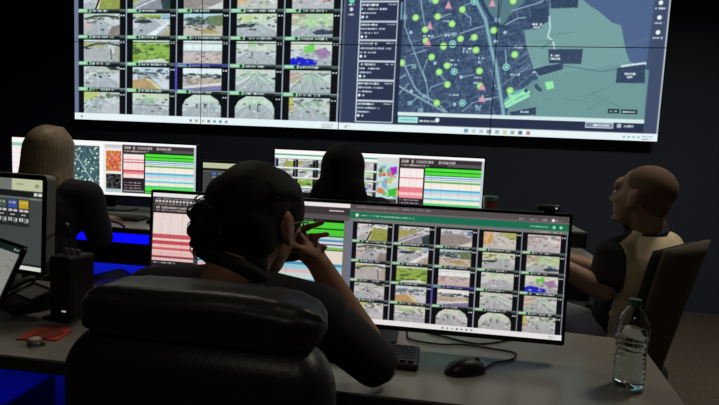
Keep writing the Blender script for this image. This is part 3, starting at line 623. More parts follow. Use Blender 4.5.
BZ = .86
bdesk = thing('back_desk', (-1.35, 2.9, 0), 'long dark edged desk in the back row with glowing blue front strip', 'desk', rotz=math.radians(2.0))
b = NB(); prism(b, [(-1.75, -.46), (2.0, -.46), (2.05, -.42), (2.05, .42), (-1.75, .42)], BZ - .008, BZ); obj('worktop', b, M_top, bdesk)
b = NB(); prism(b, [(-1.75, -.455), (2.0, -.455), (2.045, -.415), (2.045, .415), (-1.75, .415)], BZ - .03, BZ - .0082); obj('edge_band', b, M_edge, bdesk)
b = NB(); box(b, (-.75, -.445, BZ - .056), (1.9, .012, .048)); obj('light_strip', b, M_led2, bdesk)
b = NB(); box(b, (.16, -.43, BZ - .14), (3.7, .03, .115)); box(b, (.16, -.30, BZ - .06), (3.7, .22, .05)); obj('fascia', b, M_black, bdesk)
b = NB(); box(b, (.16, -.05, .36), (3.7, .018, .52)); obj('modesty_panel', b, M_pan, bdesk)
b = NB(); box(b, (-.75, -.22, BZ - .10), (1.85, .02, .012)); obj('light_strip', b, M_led, bdesk)
blue_light(bdesk, (-.75, -.24, BZ - .11), 1.8, .02, BLUE_POWER * 3, (math.radians(25), 0, 0))
for x in (-1.6, .2, 1.9):
    b = NB(); box(b, (x, .1, .40), (.09, .07, .82)); box(b, (x, .0, .03), (.09, .6, .05), bev=.008); obj('leg', b, M_leg, bdesk)

# ---------------------------------------------------------------- monitors
M_hous = mat('monitor_housing', (20, 20, 22), .38, bump=.03)
def monitor(name, base, yaw, cz, w_, h_, tilt, arr, mt, label, bez=(.009, .009, .014), stand='flat', frame_mt=None, rr=.006, thick=.028, base_w=.30):
    """base: point on the desk below the display centre"""
    t = thing(name, base, label, 'monitor', rotz=yaw)
    R = (-tilt, 0, 0); C = (0, 0, cz - base[2])
    sd, tp, bt = bez; W_, H_ = w_ + 2 * sd, h_ + tp + bt; oz = (tp - bt) / 2
    b = NB(); plate(b, W_, H_, rr, .0, thick, cz=oz)
    fo = obj('frame', b, frame_mt or M_hous, t, loc=C, rot=R)
    b = NB(); plate(b, W_ - .004, H_ - .004, max(rr - .002, .001), -.0015, .0005, cz=oz); obj('bezel', b, M_bezel, fo)
    screen('display', arr, w_, h_, mt, fo, y=-.0025)
    b = NB(); box(b, (0, thick + .018, 0), (w_ * .45, .036, h_ * .55), bev=.012); obj('back_cover', b, frame_mt or M_hous, fo)
    zb = cz - base[2]
    b = NB(); box(b, (0, thick + .055, zb / 2 + .03), (.07, .03, zb + .02), bev=.006); box(b, (0, thick + .03, zb), (.09, .06, .09), bev=.006); obj('neck', b, frame_mt or M_black, t)
    b = NB()
    if stand == 'vee':
        for s in (-1, 1):
            a = Vector((0, thick + .06, .012)); e = Vector((s * base_w, -.02, .009)); x, y, d = frame_of(e - a)
            rcone(b, a, e, .012, .008, 10)
        box(b, (0, thick + .06, .012), (.11, .09, .02), bev=.006)
    else:
        prism(b, rrect(base_w, .15, .02, 4, 0, thick + .075), .0, .008)
    obj('base', b, frame_mt or M_black, t)
    return t
M_sn = screen_mat('near_display', NEAR_EMIT, (1.0, .93, .92)); M_sb = screen_mat('back_display', BACK_EMIT); M_sr = screen_mat('radio_display', RADIO_EMIT)
US, UH = 1.195, .336
arr = np.concatenate([calls_page(400, 225).out(), camera_page(400, 225).out()], 1)
monitor('ultrawide_monitor', (-.273, 1.438, DZ), math.radians(2.1), .988, US, UH, math.radians(3.5), arr, M_sn, 'ultrawide monitor with call lists and street camera grid on the near desk')
arr = np.concatenate([dots_page(200, 112).out(), dash_page(200, 112, True).out()], 1)
monitor('ultrawide_monitor', (-2.166, 2.976, BZ), math.radians(6.8), 1.135, US, UH, 0, arr, M_sb, 'ultrawide monitor with dotted map and orange picture before the person at far left')
arr = np.concatenate([camera_page(200, 112, True).out(), dash_page(200, 112, False).out()], 1)
monitor('ultrawide_monitor', (-.411, 2.945, BZ), math.radians(4), 1.135, US, UH, 0, arr, M_sb, 'ultrawide monitor with colourful weather map in the middle of the back row')
rad = radio_page(240, 150).out()
monitor('console_monitor', (-1.262, 2.93, BZ), math.radians(8), 1.085, .385, .24, 0, radio_page(120, 75, 7, True).out(), M_sr, 'small grey console monitor between the two back row ultrawides', stand='flat', base_w=.2, bez=(.012, .014, .014))
# silver edged monitor at the left end of the near desk
YW = math.radians(-9)
cxm, cym = -1.212 - .267 * math.cos(YW), 1.40 - .267 * math.sin(YW)
monitor('console_monitor', (cxm, cym, DZ), YW, 1.03, .495, .285, math.radians(2), rad, M_sr, 'silver edged console monitor with rounded corners at the left end of the near desk', stand='flat', base_w=.15, frame_mt=M_alu, rr=.018, thick=.03, bez=(.018, .016, .016))

# ---------------------------------------------------------------- things on the near desk
def keyboard(name, loc, rz, label, w_=.44, d_2=.135):
    t = thing(name, loc, label, 'keyboard', rotz=rz)
    b = NB(); box(b, (0, 0, .009), (w_, d_2, .016), bev=.004); obj('body', b, M_black, t)
    b = NB(); nr, nc = 6, 21
    for r in range(nr):
        for k in range(nc):
            if r == nr - 1 and 4 < k < 10: continue
            x = (k + .5) / nc * (w_ - .02) - (w_ - .02) / 2; y = (r + .5) / nr * (d_2 - .02) - (d_2 - .02) / 2
            box(b, (x, -y, .0195), (w_ / nc * .72, d_2 / nr * .62, .006))
    box(b, (-.07, -(d_2 - .02) / 2 + .01, .0195), (.11, d_2 / nr * .62, .006))
    o = obj('keys', b, mat('key_black', (30, 30, 33), .5), t); tag(o, kind='stuff')
    return t
keyboard('keyboard', (-.272, 1.362, DZ), math.radians(1), 'black keyboard under the near ultrawide monitor by the sleeve')
def mouse(name, loc, rz, label):
    t = thing(name, loc, label, 'mouse', rotz=rz)
    b = NB(); ellip(b, (0, 0, .012), (.033, .058, .028)); box(b, (0, 0, -.05), (.2, .2, .1))
    bmesh.ops.delete(b, geom=[v for v in b.verts if v.co.z < -.02 and False], context='VERTS')
    b.free(); b = NB(); ellip(b, (0, 0, .0), (.034, .058, .038), u=24, v=16)
    for v in b.verts:
        if v.co.z < 0: v.co.z = 0
        v.co.x *= 1 - .12 * (1 - abs(v.co.y) / .058)
    bmesh.ops.remove_doubles(b, verts=b.verts, dist=.0005)
    obj('shell', b, mat('mouse_black', (24, 24, 26), .35), t, smooth=True)
    b = NB(); rcone(b, (-.003, .032, .031), (.003, .032, .031), .007, .007, 12, True, True); obj('wheel', b, mat('wheel_grey', (70, 70, 72), .5), t)
    return t
ms = mouse('computer_mouse', (.070, 1.33, DZ), math.radians(-62), 'black wired computer mouse on the grey desk')
b = NB(); tube(b, [(x - .070, y - 1.33, .004) for x, y in [(.118, 1.355), (.135, 1.385), (.155, 1.412), (.182, 1.43), (.206, 1.458), (.213, 1.50), (.146, 1.515), (.066, 1.523), (.002, 1.506), (-.075, 1.515), (-.1, 1.56), (-.1, 1.72)]], .0028, 6)
o = obj('cable', b, M_black, ms, smooth=True); o.rotation_euler = (0, 0, math.radians(62))
b = NB(); tube(b, [(.28, 1.70, DZ + .0035), (.22, 1.62, DZ + .0035), (.115, 1.545, DZ + .0035), (.02, 1.575, DZ + .0035), (-.04, 1.61, DZ + .0035), (-.07, 1.72, DZ + .0035)], .003, 6)
tag(obj('power_cable', b, M_black, smooth=True), 'thin black cable lying under the near ultrawide monitor', 'cable')
# webcam on the near monitor
t = thing('webcam', (.270, 1.475, 1.160), 'small black webcam clipped on top of the near ultrawide monitor', 'webcam', rotz=math.radians(2))
b = NB(); rcone(b, (-.022, 0, .017), (.022, 0, .017), .0095, .0095, 16); obj('body', b, M_black, t, smooth=True)
b = NB(); rcone(b, (0, -.008, .017), (0, -.013, .017), .0065, .0065, 16, True, True); obj('lens', b, mat('lens_glass', (60, 60, 66), .08, spec=.8), t)
b = NB(); box(b, (0, .004, .004), (.03, .03, .008), bev=.002); box(b, (0, .022, -.012), (.03, .005, .032)); obj('clip', b, M_black, t)
b = NB(); ellip(b, (.018, -.0092, .017), (.003, .002, .003), u=8, v=6); obj('indicator_or_glint', b, mat('white_led_or_glint', (200, 200, 200), .5, emit=(255, 255, 255), estr=.35), t)  # glowing bead stands in for the small white glint on the webcam
# water bottle
t = thing('water_bottle', (.467, 1.348, DZ), 'clear plastic water bottle with dark green cap on the right end of the desk', 'bottle')
M_pet = mat('clear_plastic', (246, 250, 250), .04, trans=1.0, ior=1.30, spec=.6)
M_wat = mat('water', (244, 250, 250), .0, trans=1.0, ior=1.33)
prof = [(.012, .006), (.024, .0), (.033, .001), (.037, .008)]
z = .014
while z < .128:
    k = (z - .014) / .114; wa = .0378 - .0028 * math.exp(-((k - .62) / .22) ** 2)
    prof += [(wa, z), (wa - .0002, z + .006), (wa - .0018, z + .0085), (wa - .0002, z + .011)]; z += .0128
prof += [(.0382, .135), (.0385, .15), (.0375, .162), (.034, .175), (.027, .190), (.019, .201), (.0135, .207), (.0125, .212)]
b = NB(); lathe(b, prof, 40, close=False)
inner = [(max(r - .0009, .002), zz + (.001 if zz < .01 else 0)) for r, zz in prof]
lathe(b, inner, 40, close=False)
b.verts.ensure_lookup_table(); n = len(prof) * 40
for k in range(40):
    b.faces.new((b.verts[(len(prof) - 1) * 40 + k], b.verts[(len(prof) - 1) * 40 + (k + 1) % 40], b.verts[n + (len(prof) - 1) * 40 + (k + 1) % 40], b.verts[n + (len(prof) - 1) * 40 + k]))
b.faces.new([b.verts[k] for k in range(40)][::-1]); b.faces.new([b.verts[n + k] for k in range(40)])
obj('body', b, M_pet, t, smooth=True)
wp = [(max(r - .0016, .002), zz + .002) for r, zz in prof if zz < .158]; wp = [p for p in wp if p[1] > .004]
b = NB(); lathe(b, wp, 40); obj('water', b, M_wat, t, smooth=True)
b = NB(); lathe(b, [(.014, .209), (.0152, .2095), (.0152, .2145), (.0146, .215), (.0146, .2255), (.0135, .227)], 32)
for k in range(24):
    a = 2 * PI * k / 24; box(b, (.0148 * math.cos(a), .0148 * math.sin(a), .220), (.0012, .0012, .009), Euler((0, 0, a)))
obj('cap', b, mat('cap_green', (58, 92, 80), .4), t)
# red paper and small box
t = thing('paper_booklet', (-1.098, 1.268, DZ), 'red folded booklet lying at the left end of the desk beside the black chair', 'booklet')
def Q(x, y): return (x + 1.098, y - 1.268)
b = NB(); prism(b, [Q(*p) for p in ((-1.139, 1.200), (-1.158, 1.291), (-1.092, 1.331), (-1.045, 1.30), (-1.03, 1.225))], 0, .004)
obj('cover', b, mat('red_paper', (178, 62, 40), .7, noise=.2, nscale=30), t)
b = NB(); prism(b, [Q(*p) for p in ((-1.11, 1.215), (-1.125, 1.27), (-1.08, 1.30), (-1.05, 1.27), (-1.06, 1.222))], .0042, .007); obj('inner_page', b, mat('red_paper_dark', (128, 40, 26), .7, noise=.2, nscale=30), t)
t = thing('wrist_watch', (-1.064, 1.183, DZ), 'small pale metal watch lying in front of the red booklet', 'watch')
b = NB()
lathe(b, [(.013, .010), (.016, .011), (.016, .018), (.014, .0195)], 20); obj('case', b, M_alu, t)
b = NB(); lathe(b, [(.0125, .0196), (.0118, .0203)], 20); obj('dial', b, mat('watch_dial', (196, 190, 160), .3), t)
for s in (-1, 1):
    b = NB(); tube(b, [(s * .012, 0, .014), (s * .022, .002, .011), (s * .025, .004, .005), (s * .012, .006, .0035)], .0033, 6); obj('strap', b, mat('watch_strap', (112, 106, 88), .45), t)
# dark device with a slanted grey panel below the silver monitor
t = thing('desk_phone', (-1.345, 1.455, DZ), 'black desk phone with slanted grey panel below the silver edged monitor', 'phone', rotz=math.radians(-25))
b = NB()
a = [(-.1, -.075, .0), (.1, -.075, .0), (.1, .075, 0), (-.1, .075, 0), (-.1, -.075, .02), (.1, -.075, .02), (.1, .075, .075), (-.1, .075, .075)]
vs = [b.verts.new(p) for p in a]
for f in ((0, 3, 2, 1), (4, 5, 6, 7), (0, 1, 5, 4), (1, 2, 6, 5), (2, 3, 7, 6), (3, 0, 4, 7)): b.faces.new([vs[k] for k in f])
obj('body', b, M_black, t)
b = NB(); box(b, (.025, .02, .0605), (.13, .07, .006), Euler((math.radians(20), 0, 0))); obj('panel', b, mat('phone_grey', (96, 100, 104), .4), t)
b = NB(); tube(b, [(-.075, -.07, .045), (-.078, -.02, .072), (-.076, .04, .092), (-.074, .07, .093)], .014, 10); obj('handset', b, M_black, t, smooth=True)
t.scale = (.8, .8, .8)
# tilted tablet on a stand at the left picture edge
t = thing('tablet', (-1.30, 1.20, DZ), 'tilted tablet with pale screen on a stand at the far left edge', 'tablet', rotz=math.radians(-26))
b = NB(); plate(b, .25, .175, .012, 0, .009); fo = obj('frame', b, M_bezel, t, loc=(.203, -.010, .212), rot=(math.radians(-24), 0, 0))
screen('display', tablet_page(150, 100).out(), .232, .158, screen_mat('tablet_display', .8), fo, y=-.001)
b = NB(); tube(b, [(0, .02, .012), (.03, .07, .12), (.16, .02, .215)], .009, 10); obj('arm', b, M_darkmetal, t, smooth=True)
b = NB(); lathe(b, [(.06, 0.0005), (.06, .008), (.02, .014)], 24, (0, .02, 0)); obj('base', b, M_darkmetal, t)
t = thing('desk_radio', (-1.145, 1.425, DZ), 'black upright desk radio unit with knobs between phone and leather chair', 'radio', rotz=math.radians(-8))
b = NB(); box(b, (0, 0, .10), (.085, .10, .195), bev=.012, seg=3); box(b, (0, 0, .004), (.11, .13, .008), bev=.003, seg=1); obj('case', b, M_black, t)
b = NB(); box(b, (0, -.0505, .12), (.066, .003, .10), bev=.001, seg=1); obj('grille', b, M_bezel, t)
for x in (-.024, 0, .024): b = NB(); rcone(b, (x, 0, .197), (x, 0, .213), .008, .007, 14, True, True); obj('knob', b, mat('knob_grey', (90, 92, 94), .35), t)
b = NB(); box(b, (.02, -.0515, .03), (.014, .003, .004)); obj('indicator_or_glint', b, mat('white_led_or_glint', (200, 200, 200), .5, emit=(255, 255, 255), estr=.35), t)
b = NB(); tube(b, [(-.03, .02, .195), (-.035, .025, .25), (-.03, .01, .285), (-.012, -.01, .29)], .0035, 8); rcone(b, (-.014, -.008, .29), (.004, -.026, .288), .007, .008, 10); obj('microphone', b, M_darkmetal, t, smooth=True)
# computer below the desk with its cable
t = thing('computer_tower', (-1.38, 1.36, 0), 'black computer tower standing under the left end of the near desk', 'computer', rotz=math.radians(6))
b = NB(); box(b, (0, 0, .255), (.18, .36, .48), bev=.008); obj('case', b, M_black, t)
b = NB(); box(b, (0, -.182, .255), (.165, .006, .46)); obj('front_panel', b, M_bezel, t)
for s in (-1, 1): b = NB(); box(b, (s * .07, 0, .0075), (.025, .3, .015)); obj('foot', b, M_black, t)
b = NB(); tube(b, [(-1.60, 1.672, .47), (-1.55, 1.655, .43), (-1.512, 1.65, .395), (-1.515, 1.65, .33), (-1.525, 1.66, .25), (-1.53, 1.668, .2)], .004, 6)
tag(obj('power_cable', b, mat('cable_grey', (150, 150, 156), .5), smooth=True), 'pale cable hanging in the blue glow under the left desk end', 'cable')
# things on the back desk
keyboard('keyboard', (-1.93, 2.70, BZ), math.radians(4), 'dark keyboard on the back desk before the far left ultrawide', .42, .13)
mouse('computer_mouse', (-1.63, 2.67, BZ), math.radians(5), 'dark mouse on the back desk beside the keyboard')
t = thing('travel_tumbler', (.228, 2.93, BZ), 'dark red tumbler with greenish lid right of the middle back row monitor', 'tumbler')
b = NB(); lathe(b, [(.028, 0), (.031, .003), (.039, .2), (.040, .215)], 28); obj('cup', b, mat('tumbler_red', (104, 44, 44), .35), t, smooth=False)
b = NB(); lathe(b, [(.041, .216), (.042, .222), (.042, .238), (.036, .242)], 28); obj('lid', b, mat('tumbler_lid', (66, 98, 90), .35), t)
t = thing('equipment_box', (.60, 3.02, BZ), 'black box with grey top at the right end of the back desk', 'box', rotz=math.radians(2))
b = NB(); box(b, (0, 0, .04), (.24, .34, .08), bev=.006); obj('case', b, M_black, t)
b = NB(); box(b, (0, 0, .0835), (.23, .33, .006)); obj('lid', b, mat('box_lid_grey', (120, 122, 124), .5), t)
# ---------------------------------------------------------------- chairs
M_leather = mat('black_leather', (30, 31, 33), .42, bump=.12, bscale=160, noise=.1, nscale=20)
M_fab = mat('charcoal_fabric', (26, 28, 31), .85, bump=.2, bscale=500)
def pad(b, c, s, r, rot=None, puff=0.0):
    vs = box(b, (0, 0, 0), s, bev=r, seg=5)
    vs = [v for v in vs if v.is_valid]
    if rot is not None: bmesh.ops.rotate(b, cent=(0, 0, 0), matrix=rot.to_matrix(), verts=vs)
    bmesh.ops.translate(b, vec=c, verts=vs)
def star_base(t, z_seat, r=.30):
    b = NB(); rcone(b, (0, 0, .10), (0, 0, z_seat * .62), .03, .03, 14, True, True); rcone(b, (0, 0, z_seat * .6), (0, 0, z_seat - .02), .018, .018, 12, True, True); obj('column', b, M_darkmetal, t, smooth=False)
    for k in range(5):
        a = 2 * PI * k / 5 + .3; e = Vector((r * math.cos(a), r * math.sin(a), .075))
        b = NB(); rcone(b, (.0, 0, .11), e, .026, .016, 10); lg = obj('base_leg', b, M_black, t, smooth=True)
        b = NB(); x, y = -math.sin(a) * .012, math.cos(a) * .012
        rcone(b, (e.x - x * 2, e.y - y * 2, .028), (e.x + x * 2, e.y + y * 2, .028), .028, .028, 14, True, True); obj('caster', b, M_black, lg)
# big leather chair in the foreground
ch = thing('office_chair', (-.388, .98, 0), 'large black leather office chair seen from behind in the foreground', 'chair', rotz=math.radians(1))
star_base(ch, .46)
b = NB(); pad(b, (0, -.0, .50), (.52, .48, .11), .045); obj('seat', b, M_leather, ch, smooth=True)
LR = Euler((math.radians(4), 0, 0))
b = NB(); pad(b, (0, -.20, .755), (.455, .105, .50), .05, LR)
for v in b.verts:
    k = (v.co.z - .505) / .5; v.co.x *= 1.06 - .07 * max(0, k) ** 2
    v.co.z -= .035 * (abs(v.co.x) / .23) ** 6 * (1 if k > .8 else 0)
    if v.co.y < -.21: v.co.y -= .018 * max(0, 1 - (v.co.x / .24) ** 2) * max(0, math.sin(min(1, max(0, k)) * PI))
obj('backrest', b, M_leather, ch, smooth=True)
b = NB()
n, mm = 48, 40     # the head cushion: a flattened roll with pulled ends and stitched folds
rings = []
for i in range(n + 1):
    u = -1 + 2 * i / n; x = .208 * u; e = (1 - abs(u) ** 7) ** .5 if abs(u) < 1 else 0.0; e = max(e, .03); ring = []
    for k in range(mm):
        a = 2 * PI * k / mm; ca, sa = math.cos(a), math.sin(a)
        px = math.copysign(abs(ca) ** .6, ca); pz = math.copysign(abs(sa) ** .6, sa)
        fold = .0022 * math.sin(a * 7 + .6 * math.sin(u * 5)) + .0015 * math.sin(u * 34 + a * 2) * (abs(u) ** 2)
        ring.append(b.verts.new((x, -.20 + (.062 * e + fold) * px, 1.032 - .008 * u * u + (.043 * (.35 + .65 * e) + fold) * pz * (e ** .3))))
    rings.append(ring)
for p, q in zip(rings, rings[1:]):
    for k in range(mm): b.faces.new((p[k], p[(k + 1) % mm], q[(k + 1) % mm], q[k]))
b.faces.new(rings[0]); b.faces.new(list(reversed(rings[-1])))
obj('head_cushion', b, M_leather, ch, smooth=True)
for s in (-1, 1):
    b = NB(); pad(b, (s * .275, .0, .70), (.07, .27, .035), .014); am = obj('armrest', b, M_leather, ch, smooth=True)
    b = NB(); tube(b, [(s * .24, -.02, .47), (s * .285, -.02, .50), (s * .287, -.02, .60), (s * .278, -.01, .69)], .016, 10); obj('armrest_post', b, M_black, am, smooth=True)
# mesh task chair of the long-haired woman
def task_chair(loc, rz, label, zt=1.0, tilt=6):
    t = thing('task_chair', loc, label, 'chair', rotz=rz); star_base(t, .46)
    b = NB(); pad(b, (0, .02, .49), (.47, .46, .075), .034); obj('seat', b, M_fab, t, smooth=True)
    def S(x, z): return (x, -.235 - math.tan(math.radians(tilt)) * (z - .5) - .03 * (1 - (x / .23) ** 2) + .03, z)
    loop = [(-.19, .58), (-.215, .70), (-.22, .84), (-.21, zt - .05), (-.17, zt), (0, zt + .012), (.17, zt), (.21, zt - .05), (.22, .84), (.215, .70), (.19, .58), (0, .565), (-.19, .58)]
    b = NB(); tube(b, [S(x, z) for x, z in loop], .014, 8); fr = obj('back_frame', b, mat('chair_frame_grey', (58, 60, 64), .4), t, smooth=True)
    b = NB(); n, mm = 14, 16
    g = [[b.verts.new(S(-.205 + .41 * i / n, .575 + (zt - .58) * j / mm)) for i in range(n + 1)] for j in range(mm + 1)]
    g2 = [[b.verts.new(v.co + Vector((0, .004, 0))) for v in r] for r in g]
    for j in range(mm):
        for i in range(n):
            b.faces.new((g[j][i], g[j][i + 1], g[j + 1][i + 1], g[j + 1][i])); b.faces.new((g2[j][i], g2[j + 1][i], g2[j + 1][i + 1], g2[j][i + 1]))
    obj('mesh_back', b, mat('mesh_fabric', (22, 23, 26), .8, bump=.3, bscale=900), t, smooth=True)
    b = NB(); tube(b, [(0, -.05, .45), (0, -.24, .44), (0, -.285, .52), (0, -.29, .70)], .022, 10); obj('back_post', b, M_black, t, smooth=True)
    for s in (-1, 1):
        b = NB(); pad(b, (s * .27, .02, .65), (.075, .25, .03), .012); am = obj('armrest', b, M_black, t, smooth=True)
        b = NB(); tube(b, [(s * .2, 0, .46), (s * .27, 0, .48), (s * .275, 0, .56), (s * .272, 0, .64)], .014, 8); obj('armrest_post', b, M_darkmetal, am, smooth=True)
    return t
task_chair((-1.80, 2.05, 0), math.radians(-4), 'black mesh task chair of the person at the far left', 1.10)
task_chair((-.50, 2.42, 0), math.radians(0), 'black task chair before the middle of the back desk', .98)
# upholstered chair of the man
MF = Vector((-.79, .61, 0)).normalized(); MR = Vector((MF.y, -MF.x, 0))
mrz = math.atan2(MF.y, MF.x) - PI / 2
M_taupe = mat('taupe_fabric', (84, 76, 65), .9, bump=.2, bscale=400, noise=.1, nscale=60)
mc = thing('lounge_chair', (.605, 2.17, 0), 'taupe backed upholstered chair at the right of the near desk', 'chair', rotz=mrz)
star_base(mc, .44)
b = NB(); pad(b, (0, .03, .46), (.52, .50, .10), .045); obj('seat', b, M_fab, mc, smooth=True)
def shell(b, off, z0, z1, th, wd=.208):
    n, mm = 16, 14; A, B_ = [], []
    for j in range(mm + 1):
        z = z0 + (z1 - z0) * j / mm; ra, rb = [], []
        for i in range(n + 1):
            s = -1 + 2 * i / n; kk = (z - z0) / (z1 - z0); x = s * wd * (.32 + .68 * min(1, kk * 1.1))
            y = -.205 - (z - .46) * .20 + .07 * s * s * (1 - .3 * (z - z0) / (z1 - z0)) + off; zz = z - .05 * (s * s) * max(0, (z - z0) / (z1 - z0) - .6)
            ra.append(b.verts.new((x, y, zz))); rb.append(b.verts.new((x * .985, y + th, zz - .004)))
        A.append(ra); B_.append(rb)
    for j in range(mm):
        for i in range(n):
            b.faces.new((A[j][i], A[j][i + 1], A[j + 1][i + 1], A[j + 1][i])); b.faces.new((B_[j][i], B_[j + 1][i], B_[j + 1][i + 1], B_[j][i + 1]))
    for i in range(n):
        b.faces.new((A[0][i], B_[0][i], B_[0][i + 1], A[0][i + 1])); b.faces.new((A[mm][i], A[mm][i + 1], B_[mm][i + 1], B_[mm][i]))
    for j in range(mm):
        b.faces.new((A[j][0], A[j + 1][0], B_[j + 1][0], B_[j][0])); b.faces.new((A[j][n], B_[j][n], B_[j + 1][n], A[j + 1][n]))
b = NB(); shell(b, -.03, .42, 1.055, .02); obj('back_shell', b, M_taupe, mc, smooth=True)
b = NB(); shell(b, -.0095, .47, 1.045, .035, .19); obj('back_cushion', b, M_fab, mc, smooth=True)
for s in (-1, 1):
    b = NB(); pad(b, (s * .275, .0, .66), (.06, .30, .035), .014); am = obj('armrest', b, M_fab, mc, smooth=True)
    b = NB(); tube(b, [(s * .25, 0, .44), (s * .28, 0, .48), (s * .28, 0, .56), (s * .275, 0, .65)], .014, 8); obj('armrest_post', b, M_darkmetal, am, smooth=True)

# ---------------------------------------------------------------- people
def skin_mat(name, rgb): return mat(name, rgb, .55, noise=.08, nscale=60, bump=.04, bscale=500)
def head_frame(c, yaw, pitch, roll=0.0, s=1.0):
    """local x right, y forward, z up; yaw 0 looks along +Y"""
    return Matrix.Translation(c) @ Matrix.Rotation(yaw, 4, 'Z') @ Matrix.Rotation(pitch, 4, 'X') @ Matrix.Rotation(roll, 4, 'Y') @ Matrix.Scale(s, 4)
def add_head(b, H):
    R3 = H.to_3x3(); E_ = lambda c, r: ellip(b, H @ Vector(c), r, R3, 20, 14)
    sc = 1.0
    def E(c, r): ellip(b, H @ Vector(c), (r[0], r[1], r[2]), R3, 20, 14)
    E((0, -.018, .032), (.076, .097, .086)); E((0, .028, -.03), (.063, .066, .085)); E((0, .03, -.075), (.05, .055, .045))
    E((0, .072, -.098), (.024, .022, .018)); E((0, .07, .035), (.055, .028, .03))
    E((0, .082, .018), (.05, .012, .008))
    rcone(b, H @ Vector((0, .088, .012)), H @ Vector((0, .108, -.028)), .008, .0125, 10); E((-.011, .096, -.031), (.009, .01, .007)); E((.011, .096, -.031), (.009, .01, .007))
    E((0, .087, -.058), (.022, .009, .0055)); E((0, .085, -.067), (.019, .009, .006)); E((-.04, .058, -.02), (.022, .022, .018)); E((.04, .058, -.02), (.022, .022, .018))
    for s in (-1, 1):
        E((s * .077, -.008, -.008), (.009, .021, .032)); E((s * .081, -.018, .002), (.006, .014, .024)); E((s * .075, .002, -.034), (.008, .009, .012))
def add_neck(b, H, base, r=.058):
    rcone(b, base, H @ Vector((0, -.03, -.05)), r * 1.08, r, 16)
def add_hand(b, wrist, fwd, nrm, side, curl=.6, spread=.12, s=1.0, fingers=(1, 1, 1, 1), thumb_up=0.4):
    """palm from the wrist along fwd, facing nrm; side=+1 puts the thumb on the side fwd x nrm"""
    f = Vector(fwd).normalized(); n = Vector(nrm); n = (n - f * n.dot(f)).normalized(); t = f.cross(n).normalized() * side; w_ = Vector(wrist)
    rcone(b, w_, w_ + f * .03 * s, .026 * s, .030 * s, 12)
    for k in range(4):
        o = (1.5 - k) * .0195 * s
        rcone(b, w_ + f * .018 * s + t * o * .7, w_ + f * .088 * s + t * o, .0155 * s, .0125 * s, 10)
        L = (.085, .093, .088, .07)[k] * s * fingers[k]
        d = (f + t * (1.5 - k) * spread).normalized(); p = w_ + f * .088 * s + t * o; c = 0
        for q, (fr, rr) in enumerate(((.45, .0098), (.32, .0088), (.23, .0078))):
            c += curl * (.55, .75, .5)[q]; dd = d * math.cos(c) + n * math.sin(c)
            e = p + dd * L * fr; rcone(b, p, e, rr * s, rr * s * .93, 8); p = e
    p = w_ + f * .022 * s + t * .024 * s
    for q, (ln, rr) in enumerate(((.045, .0135), (.033, .0112), (.026, .0098))):
        dd = (f * (.62 + .16 * q) + t * (.78 - .3 * q) + n * (thumb_up + .15 * q)).normalized(); e = p + dd * ln * s; rcone(b, p, e, rr * s, rr * s * .92, 10); p = e
